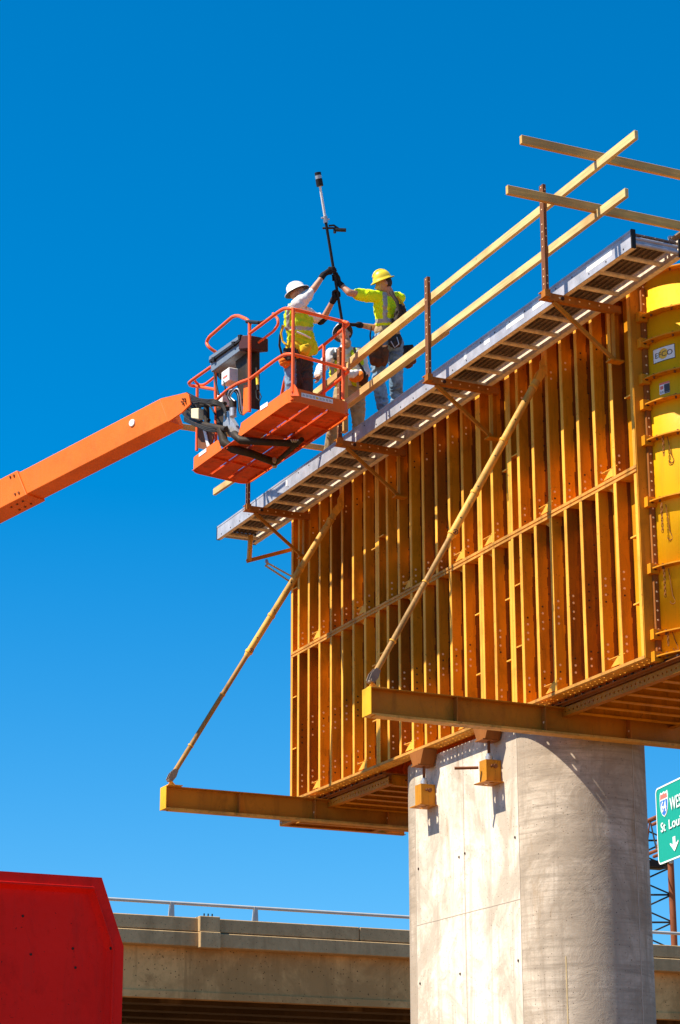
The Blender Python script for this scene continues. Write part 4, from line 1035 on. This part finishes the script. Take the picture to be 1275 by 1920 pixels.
# --- worker with the yellow helmet, standing on the walkway
d = 25.72
J = dict(hc=dp(719, 533, d), neck=dp(729, 549, d+.03), chest=dp(722, 575, d), pelvis=dp(726, 628, d-.02),
         sh=[dp(697, 556, d-.12), dp(748, 560, d+.16)], el=[dp(655, 549, d-.35), dp(704, 615, d+.15)], wr=[dp(636, 531, 25.47), dp(672, 609, 25.5)],
         hips=[dp(712, 642, d-.08), dp(740, 643, d+.08)], knees=[dp(709, 712, d-.2), dp(743, 706, d+.0)], ankles=[dp(722, 781, d-.2), dp(744, 770, d+.1)], toes=[dp(702, 783, d-.2), dp(726, 772, d+.15)])
rw, Bm, J = person(dp(722, 790, d), 'worker in yellow helmet and bright yellow shirt standing on the walkway, reaching for the pole', look=(-.95, .12, .05), **J)
hard_hat(J['hc'], Bm, M['hat_y'], rw)
blob('hair', [('e', V(J['hc'])+Bm@V((0, -.030, .015)), (.078, .080, .085), Bm)], [M['hair']], rw, .01)
sd = (V(J['sh'][1])-V(J['sh'][0])).normalized(); ch = V(J['chest'])
bk = ch+V((-.0, -.3, 0))
def zone_r(c, ch=ch, base=None):
    return 0
o = shirt(J, rw, [M['hivis'], M['stripe']], 'shirt', .62, .150, None, bot=.62)
wl = worldloc(o); ctr = onpl(716, 560, ch, V(Fw))
for p in o.data.polygons:
    c = p.center+wl; q = c-ctr; s_ = q.dot(V(Rt2)); z_ = q.dot(V(Up2))
    if abs(z_-(-.265)-.05*s_) < .024 and abs(s_) < .25: p.material_index = 1
    if abs(s_-.035) < .026 and -.27 < z_ < .07 and q.dot(V(Fw)) < .05: p.material_index = 1
trousers(J, rw, [M['jeans']])
boots(J, rw, M['leather'])
for i, (c, a) in enumerate(((pp(520), pax), (pp(606), V(Rt2)))):
    blob('glove', grip_prims(c, a, J['wr'][i], .020, 1 if i == 0 else -1)+[('c', J['wr'][i], V(J['wr'][i])+(V(J['el'][i])-V(J['wr'][i])).normalized()*.05, .036, .037)], [M['glove']], rw, .006, smooth=1)
sdv = V(J['sh'][1])-V(J['sh'][0]); wc = V(J['pelvis'])
blob('tool_belt', [('c', wc+V((0, 0, .055)), wc+V((0, 0, .02)), .160, .163, .78, sdv)], [M['tan']], rw, .012)
pouch(rw, dp(709, 667, d-.26), (.22, .10, .24), Rt2); pouch(rw, dp(757, 665, d+.10), (.22, .12, .20), Rt2, m='harness'); pouch(rw, dp(740, 640, d-.2), (.12, .08, .14), Rt2, m='harness')
pouch(rw, dp(702, 650, d-.28), (.10, .07, .10), Rt2); pouch(rw, dp(764, 678, d+.05), (.14, .1, .12), Rt2)
def strap(t, pts, r=.016, m='harness', nm='harness_strap'): return MB().path([V(p) for p in pts], r, 8).build(nm, M[m], t)
strap(rw, [dp(733, 548, d-.12), dp(744, 565, d-.20), dp(750, 585, d-.2), dp(743, 604, d-.19), dp(730, 622, d-.2)], .022)
strap(rw, [dp(744, 556, d-.02), dp(756, 572, d-.02), dp(762, 592, d-.05), dp(756, 606, d-.1)], .018, 'harness_y')
blob('harness_pack', [('c', dp(752, 580, d-.12), dp(745, 602, d-.14), .055, .06)], [M['harness']], rw, .012)
strap(rw, [dp(696, 612, d-.1), dp(694, 630, d-.15), dp(697, 648, d-.2)], .010)
strap(rw, [dp(733, 640, d-.3), dp(740, 652, d-.32), dp(748, 645, d-.3), dp(744, 632, d-.28)], .006, 'steel', 'snap_hook')

# --- worker in the basket, white helmet, arms up
d = 25.3
J = dict(hc=dp(561, 553, d), neck=dp(566, 571, d), chest=dp(562, 603, d), pelvis=dp(560, 665, d),
         sh=[dp(556, 574, d-.12), dp(581, 592, d+.16)], el=[dp(588, 542, d+.02), dp(605, 600, d+.25)], wr=[dp(607, 515, 25.42), dp(627, 559, 25.43)],
         hips=[dp(549, 674, d-.03), dp(571, 676, d+.03)], knees=[dp(547, 738, d-.08), dp(573, 741, d-.02)], ankles=[dp(548, 797, d-.0), dp(576, 797, d+.0)], toes=[dp(556, 800, d+.16), dp(590, 800, d+.14)])
lw, Bm, J = person(dp(560, 812, d), 'worker with white helmet, white shirt and yellow vest raising both arms in the lift basket', look=V(Rt2)*.85+V(Fw)*.25+V(Up2)*.45, hup=V(Rt2)*-.45+V(Up2)*.80+V(Fw)*.28, **J)
hard_hat(J['hc'], Bm, M['hat_w'], lw)
blob('beard', [('e', V(J['hc'])+Bm@V((0, .042, -.068)), (.045, .045, .040), Bm)], [M['hair']], lw, .01)
shirt(J, lw, [M['tee']], 'shirt', .72, .140, None, bot=.4)
sdv = V(J['sh'][1])-V(J['sh'][0]); ch, pe = V(J['chest']), V(J['pelvis'])
flare = V(dp(580, 660, d+.02))
o = blob('vest', [('c', dp(560, 606, d), dp(560, 640, d), .160, .150, .80, sdv), ('c', dp(560, 640, d), dp(564, 652, d), .150, .165, .8, sdv), ('c', dp(545, 582, d-.06), dp(548, 610, d-.03), .07, .09), ('c', dp(573, 620, d), dp(586, 656, d+.05), .075, .06), ('c', dp(577, 602, d+.08), dp(574, 620, d+.02), .065, .08)], [M['vest'], M['stripe']], lw, .011)
wl = worldloc(o); ctr = onpl(560, 617, ch, V(Fw))
for p in o.data.polygons:
    q = p.center+wl-ctr; z_ = q.dot(V(Up2)); s_ = q.dot(V(Rt2))
    if abs(z_) < .02 or (abs(s_+.12) < .018 and z_ > 0): p.material_index = 1
def zt_(c): return 0
o = trousers(J, lw, [M['dark_trousers'], M['jeans']])
wl = worldloc(o)
for p in o.data.polygons:
    if (p.center+wl-onpl(556, 700, V(J['pelvis']), V(Fw))).dot(V(Rt2)) < 0: p.material_index = 1
boots(J, lw, M['leather'])
for i, (y, sd_) in enumerate(((507, 1), (551, -1))):
    blob('glove', grip_prims(pp(y), pax, J['wr'][i], .020, sd_)+[('c', J['wr'][i], V(J['wr'][i])+(V(J['el'][i])-V(J['wr'][i])).normalized()*.05, .036, .037)], [M['glove']], lw, .006, smooth=1)
blob('elbow_pad', [('c', dp(601, 602, d+.22), dp(609, 594, d+.28), .050, .050)], [M['glove']], lw, .01)
blob('waist_belt', [('c', dp(560, 650, d), dp(560, 655, d), .175, .175, .8, sdv)], [M['harness_y']], lw, .012)
strap(lw, [dp(530, 610, d-.0), dp(525, 630, d-.05), dp(524, 648, d), dp(530, 670, d), dp(536, 690, d-.1)], .014)
strap(lw, [dp(532, 610, d-.1), dp(527, 625, d-.12), dp(530, 640, d-.12), dp(540, 650, d-.2)], .012, 'harness_y')
strap(lw, [dp(556, 655, d-.2), dp(566, 680, d-.2), dp(562, 700, d-.17), dp(568, 720, d-.15)], .014)
strap(lw, [dp(556, 622, d-.18), dp(570, 628, d-.18), dp(582, 634, d-.1)], .012, 'white', 'vest_pen')
pouch(lw, dp(543, 664, d-.18), (.12, .08, .13), Rt2, m='harness'); pouch(lw, dp(573, 655, d-.17), (.09, .07, .10), Rt2, m='harness_y'); pouch(lw, dp(536, 678, d-.1), (.10, .08, .12), Rt2, m='orange_cloth')

# --- worker looking up behind the timber rails
d = 26.55
J = dict(hc=dp(644, 627, d), neck=dp(648, 646, d+.02), chest=dp(647, 674, d), pelvis=dp(655, 726, d+.02),
         sh=[dp(622, 664, d-.12), dp(673, 662, d+.06)], el=[dp(602, 692, d-.3), dp(685, 700, d-.1)], wr=[dp(596, 705, d-.5), dp(652, 702, d-.35)],
         hips=[dp(643, 733, d-.03), dp(669, 733, d+.05)], knees=[dp(628, 790, d-.1), dp(672, 790, d-.05)], ankles=[dp(616, 862, d+.1), dp(675, 850, d+.0)], toes=[dp(600, 868, d+.1), dp(690, 855, d-.1)])
mw, Bm, J = person(dp(648, 872, d), 'worker with white helmet looking up behind the timber rails, right of the basket post', look=V(Rt2)*-.1-V(Fw)*.70+V(Up2)*.70, hup=V(Rt2)*-.22+V(Up2)*.60+V(Fw)*.72, **J)
hard_hat(J['hc'], Bm, M['hat_w'], mw)
g = lambda x, y, z: V(J['hc'])+Bm@V((x, y, z))
b = MB()
for sx in (-1, 1): b.sphere(g(.032*sx, .090, .018), (.026, .010, .017), 10, 6, Bm)
b.path([g(-.078, .0, .02), g(-.06, .07, .02), g(0, .098, .022), g(.06, .07, .02), g(.078, .0, .02)], .004, 6); b.build('safety_glasses', M['black'], mw)
o = blob('shirt', [('c', V(J['chest']), dp(654, 712, d), .150, .145, .76, V(J['sh'][1])-V(J['sh'][0])), ('c', J['sh'][0], J['sh'][1], .068, .068), ('c', J['neck'], J['chest'], .065, .14, .8, V(J['sh'][1])-V(J['sh'][0])),
     ('c', J['sh'][0], J['el'][0], .072, .058), ('c', J['el'][0], J['wr'][0], .056, .042), ('c', J['sh'][1], J['el'][1], .072, .058), ('c', J['el'][1], J['wr'][1], .056, .042)], [M['tee']], mw, .011)
for sx, x0 in ((-1, 627), (1, 668)):
    b = blob('vest', [('c', dp(x0, 664, d-.10), dp(x0+sx*-1+4, 712, d-.12), .070, .085, .7, V(Rt2))], [M['vest'], M['stripe']], mw, .011)
    wl = worldloc(b)
    for p in b.data.polygons:
        q = (p.center+wl-onpl(x0, 690, V(J['chest']), V(Fw))); 
        if abs(q.dot(V(Up2))) < .022 or abs(q.dot(V(Rt2))-.02*sx) < .018: p.material_index = 1
strap(mw, [dp(632, 655, d-.2), dp(636, 668, d-.24), dp(640, 690, d-.24)], .016, 'harness'); strap(mw, [dp(664, 652, d-.18), dp(668, 672, d-.22), dp(684, 700, d-.2), dp(684, 716, d-.15)], .016, 'harness')
pouch(mw, dp(631, 668, d-.24), (.08, .05, .09), Rt2, 'radio', 'harness'); pouch(mw, dp(667, 706, d-.25), (.16, .08, .12), Rt2, 'orange_pouch', 'orange_cloth'); pouch(mw, dp(681, 712, d-.15), (.08, .08, .14), Rt2, 'tool_pouch', 'leather')
trousers(J, mw, [M['tan']]); boots(J, mw, M['leather'])
blob('hand', grip_prims(dp(592, 712, d-.62), (0, 1, 0), J['wr'][0], .020, 1), [M['skin']], mw, .006, smooth=1)
blob('glove', grip_prims(dp(640, 700, d-.45), V(Rt2), J['wr'][1], .018, 1), [M['orange_cloth']], mw, .006, smooth=1)

# ------------------------------------------------------------------ overpass beyond
YO = 58.0
def oz(x, y): return at(x, y, 1, YO)
c1, c2 = oz(232, 1716), oz(765, 1739); zt1 = (c1.z+c2.z)/2; zg = oz(500, 1753).z; zp0 = oz(500, 1781.5).z; zb = oz(500, 1876).z+.14
over = thing('highway_overpass', (3, YO, GZ), 'tan concrete highway overpass crossing behind the pier with a metal hand rail', 'overpass')
XL, XR = -40, 60
# parapet segments between joints
xj = [at(x, 1750, 1, YO).x for x in (392, 676)]
xs = [XL, -20, -6, xj[0], xj[1], xj[1]+6.2, 30, XR]
for a_, c_ in zip(xs[:-1], xs[1:]):
    b = MB().box((a_+.012, YO+.06, zg), (c_-.012, YO+.30, zt1)); bevel(b.build('parapet', M['over'], over), .02)
MB().box((XL, YO+.075, zg-.03), (XR, YO+.28, zg+.0)).build('parapet_groove', M['hole'], over)
b = MB().box((XL, YO, zp0), (XR, YO+12, zg-.03)); bevel(b.build('deck_edge', M['over'], over), .02)
xa, xb = at(372, 1750, 1, YO).x, at(410, 1750, 1, YO).x
b = MB().box((xa, YO-.16, zp0-.04), (xb, YO+.059, zg-.02)).box((xa, YO-.10, zg-.018), (xb, YO+.31, zt1+.035)); bevel(b.build('joint_block', M['over'], over), .015)
b = MB(); 
for k in range(3): b.tube((xa+.2+.12*k, YO+.1, zt1+.035), (xa+.2+.12*k, YO+.1, zt1+.13), .02, n=6)
b.build('anchor_bolt', M['black'], over)
bb = MB(); bb.box((XL, YO+.45, zb+.05), (XR, YO+.62, zp0-.002)); bb.box((XL, YO+.42, zb-.14), (XR, YO+.75, zb+.0495))
bb.build('edge_girder', M['girder'], over)
for k in range(5):
    y = YO+2.4+k*2.1
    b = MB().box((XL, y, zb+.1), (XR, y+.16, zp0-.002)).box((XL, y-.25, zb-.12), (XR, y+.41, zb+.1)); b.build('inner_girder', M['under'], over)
# rail
zr = oz(500, 1702).z; b = MB().tube((XL, YO+.16, zr), (XR, YO+.16, zr), .05, n=10); b.build('hand_rail', M['galvrail'], over)
xp0 = at(478, 1714, 1, YO+.16).x; sp = at(630, 1720, 1, YO+.16).x-xp0
for k in range(-12, 20):
    x = xp0+k*sp
    if not (-14 < x < 26): continue
    MB().prism([(x-.07, YO+.10, zt1), (x+.08, YO+.10, zt1), (x+.06, YO+.10, zr-.02), (x-.03, YO+.10, zr+.03)], (0, .12, 0)).build('rail_post', M['galvrail'], over)
for x in (-24, 4.0+16, 44):
    if x == 20: continue
    MB().tube((x, YO+6, GZ), (x, YO+6, zb-.6), .6, n=20).build('column', M['over'], over)
for x in (-24, 44): pass
MB().box((-26, YO+.9, zb-.9), (-22, YO+11.5, zb-.13)).build('cross_beam', M['over'], over); MB().box((42, YO+.9, zb-.9), (46, YO+11.5, zb-.13)).build('cross_beam', M['over'], over)

# ------------------------------------------------------------------ overhead road sign on its lattice tower
az = R_(11.0); sr = V((-math.sin(az), -math.cos(az), 0)); sn = V((-math.cos(az), math.sin(az), 0))
P0 = dp(1229, 1480, 76.0)
def sp_(x, y): return onpl(x, y, P0, sn)
def sl_(x, y): q = sp_(x, y)-P0; return q.dot(sr), q.z
bot = sl_(1237, 1622)[1]; SW = 4.6
sign = thing('road_sign', P0, 'green overhead highway sign for westbound traffic at the right picture edge', 'road sign')
def spos(s_, t_, o=0.0): return P0+sr*s_+V((0, 0, t_))+sn*o
def flat(nm, poly, o, mat_, th=.012): return MB().prism([spos(a, c, o) for (a, c) in poly], sn*th).build(nm, mat_, sign)
def rr2(s0, t0, s1, t1, r, n=6):
    o = []
    for (cs, ct, a0) in ((s1-r, t0+r, -90), (s1-r, t1-r, 0), (s0+r, t1-r, 90), (s0+r, t0+r, 180)):
        for i in range(n+1): a = R_(a0+90*i/n); o.append((cs+r*math.cos(a), ct+r*math.sin(a)))
    return o
flat('sign_panel', rr2(0, bot, SW, 0, .20), -.04, M['sign'], .04)
ro_, ri_ = rr2(0, bot, SW, 0, .20), rr2(.05, bot+.05, SW-.05, -.05, .16)
b = MB(); n = len(ro_); vs = [spos(a, c, .012) for a, c in ro_]+[spos(a, c, .012) for a, c in ri_]
b.add(vs, [(i, (i+1) % n, n+(i+1) % n, n+i) for i in range(n)]); b.build('border', M['sign_w'], sign)
s0, t0 = sl_(1237.5, 1528); s1, t1 = sl_(1253, 1484); 
s0a = sl_(1238, 1500)[0]; s1a = sl_(1253, 1500)[0]; cs = (s0a+s1a)/2; hw = (s1a-s0a)/2; tt = sl_(1245, 1484)[1]; tb = sl_(1246, 1532)[1]
def shield(k):
    H = tt-tb; c = (tt+tb)/2; P_ = [(-1, .30), (-.92, .42), (-.80, .5), (-.45, .44), (0, .5), (.45, .44), (.80, .5), (.92, .42), (1, .30), (1.0, .0), (.85, -.22), (.5, -.40), (0, -.5), (-.5, -.40), (-.85, -.22), (-1.0, .0)]
    return [(cs+x*hw*k, c+y*H*k) for x, y in P_]
flat('shield_edge', shield(1.0), .0, M['sign_w'], .020)
H = tt-tb; cc = (tt+tb)/2
flat('shield_blue', [(cs+x*hw*.9, cc+y*H*.92) for x, y in ((-1, .18), (1, .18), (1.0, .0), (.85, -.22), (.5, -.40), (0, -.5), (-.5, -.40), (-.85, -.22), (-1.0, .0))], .021, M['sign_b'], .004)
flat('shield_red', [(cs+x*hw*.9, cc+y*H*.92) for x, y in ((-1, .24), (-.92, .40), (-.80, .48), (-.45, .42), (0, .48), (.45, .42), (.80, .48), (.92, .40), (1, .24))], .021, M['sign_r'], .004)
def text_on(nm, txt, s_, t_, hcap, wtot, mat_=None, o=.026):
    v_, f_ = text_mesh(txt, 1.0, bold=.006); mx = max(p.x for p in v_); mn = min(p.x for p in v_); my = max(p.y for p in v_)
    b = MB().add([spos(s_+(p.x-mn)*wtot/(mx-mn), t_+p.y*hcap/my, o) for p in v_], f_)
    o_ = b.build(nm, mat_ or M['sign_w'], sign); sol = o_.modifiers.new('sol', 'SOLIDIFY'); sol.thickness = .012; sol.offset = 0; return o_
text_on('route_number', '64', cs-hw*.62, cc-H*.30, H*.42, hw*1.24, o=.034)
a, c = sl_(1258, 1521); a2, c2 = sl_(1258, 1494); lh = c2-c
text_on('lettering', 'WEST', a, c+lh*.05, lh*.88, lh*2.7)
a, c = sl_(1241, 1562); a2, c2 = sl_(1241, 1542); lh2 = c2-c
text_on('lettering', 'St', a, c+lh2*.05, lh2*.88, lh2*1.15); text_on('lettering', 'Louis', a+lh2*2.0, c+lh2*.05, lh2*.88, lh2*3.6)
a, c = sl_(1266, 1596); ah = sl_(1266, 1568)[1]-c; 
flat('arrow', [(a, c), (a+.36, c+ah*.55), (a+.36, c+ah*.66), (a+.11, c+ah*.48), (a+.11, c+ah), (a-.11, c+ah), (a-.11, c+ah*.48), (a-.36, c+ah*.66), (a-.36, c+ah*.55)], .012, M['sign_w'], .012)
for s_ in (.8, 2.3, 3.8): MB().obox(spos(s_, bot-.05, -.14), sr*.08, sn*.09, V((0, 0, -bot+.1))).build('back_stiffener', M['steel'], sign)
gan = thing('sign_gantry', dp(1260, 1900, 78.0), 'rusty lattice tower and truss holding up the green road sign', 'sign gantry')
def gp(x, y, dd=78.0): return dp(x, y, dd)
tp = gp(1258, 1610); bt = gp(1264, 1763); ax_ = (bt-tp).normalized(); ln = (GZ-tp.z)/ax_.z
tp1 = V((bt.x, bt.y, tp.z+1.2)); b1 = V((bt.x, bt.y, GZ)); MB().tube(b1, tp1, .115, n=14).build('tower_post', M['rustpost'], gan)
q = gp(1206, 1763); b2 = V((q.x, q.y, GZ)); tp2 = V((q.x, q.y, tp1.z+1.8)); MB().tube(b2, tp2, .115, n=14).build('tower_post', M['rustpost'], gan)
step = gp(1230, 1674).z-gp(1230, 1728).z; z = gp(1230, 1728).z-6*step
while z < tp1.z-.2:
    A_, B2 = V((b1.x, b1.y, z)), V((b2.x, b2.y, z)); MB().tube(A_, B2, .035, n=8).build('cross_bar', M['black'], gan)
    up_ = V((0, 0, step*.5)); mid = (A_+B2)/2+up_
    MB().tube(A_+V((0, 0, step)), B2, .028, n=8).build('diagonal_bar', M['black'], gan) if False else None
    m_ = MB().tube(A_, V((b2.x, b2.y, z+step*.5)), .030, n=8); m_.build('diagonal_bar', M['black'], gan)
    MB().tube(V((b2.x, b2.y, z+step*.5)), A_+V((0, 0, step)), .030, n=8).build('diagonal_bar', M['black'], gan)
    z += step
# top truss running across behind the sign
def chord(zz, oy): return V((b2.x, b2.y, zz))+V((0, 0, 0))
z1_, z2_ = gp(1222, 1600).z, gp(1222, 1535).z
for (off, zz) in ((0, z1_), (0, z2_), (.9, z1_+.2), (.9, z2_+.2)):
    s_ = V((b2.x, b2.y, zz))-sn*off-sr*.5; MB().tube(s_-sr*.4, s_+sr*9, .06, n=10).build('truss_chord', M['rustpost'], gan)
for k in range(8):
    s_ = V((b2.x, b2.y, z1_))+sr*(k*1.0-.4); MB().tube(s_, s_+V((0, 0, z2_-z1_))+sr*.5, .028, n=8).build('truss_web', M['rustpost'], gan)
    MB().tube(s_+sr*1.0, s_+V((0, 0, z2_-z1_))+sr*.5, .028, n=8).build('truss_web', M['black'], gan)
MB().box((b2.x-.3, b2.y-.35, z1_-.35), (b2.x+1.0, b2.y+.3, z1_-.12)).build('tower_cap', M['black'], gan)

# ------------------------------------------------------------------ red steel box in the foreground
YR = 10.0
def rp(x, y): p = at(x, y, 1, YR); return p
red = thing('red_steel_box', (2.6, YR, GZ), 'scratched red steel box with a cut corner in the lower left foreground', 'steel box')
tl = rp(0, 1632); tr = rp(191, 1645.5); c1_ = rp(232, 1775); br = V((c1_.x, YR, -.9))
xl = tr.x-2.6; outer = [V((xl, YR, tr.z)), V((tr.x, YR, tr.z)), V((c1_.x, YR, c1_.z)), br, V((xl, YR, -.9))]
ins = .052
def inset(poly, k): return [V((xl, YR, tr.z-k)), V((tr.x-k*.72, YR, tr.z-k)), V((c1_.x-k, YR, c1_.z-k*.25)), V((c1_.x-k, YR, -.9)), V((xl, YR, -.9))]
b = MB(); o1 = outer; i1 = inset(outer, ins); i2 = [p+V((0, .035, 0)) for p in inset(outer, ins+.022)]; back_ = [p+V((0, 1.5, 0)) for p in outer]
n = 5; vs = o1+i1+i2+back_; fs = []
for k in range(4): fs += [(k, n+k, n+k+1, k+1), (n+k, 2*n+k, 2*n+k+1, n+k+1)]
fs += [(2*n, 2*n+4, 2*n+3, 2*n+2, 2*n+1)]+[(k, k+1, 3*n+k+1, 3*n+k) for k in range(4)]+[(0, 3*n, 3*n+4, 4), (3*n, 3*n+1, 3*n+2, 3*n+3, 3*n+4), (0, n, 2*n, 2*n+4, n+4, 4)][:2]
b.add(vs, fs); ob = b.build('shell', M['red'], red); bevel(ob, .006, 2)
for (x, y) in ((47, 1716), (62, 1788), (141, 1777), (146, 1813)): MB().disc(rp(x, y)+V((0, .034, 0)), (0, -1, 0), .0065, .002, 7).build('drill_hole', M['hole'], red)
MB().disc(rp(208, 1778)+V((0, .0, 0)), (0, -1, 0), .008, .002, 7).build('drill_hole', M['hole'], red)
MB().path([V((xl, YR-.004, tr.z-ins)), V((tr.x-ins*.75, YR-.004, tr.z-ins)), V((c1_.x-ins, YR-.004, c1_.z-ins*.25)), V((c1_.x-ins, YR-.004, -.9))], .007, 8).build('added_rim_ledge', M['red'], red)  # thin raised ledge along the inset, added to catch the sun
b = MB().box((xl+.1, YR+.1, GZ), (xl+.3, YR+1.4, -.901)).box((c1_.x-.3, YR+.1, GZ), (c1_.x-.1, YR+1.4, -.901)); b.build('skid', M['post'], red)
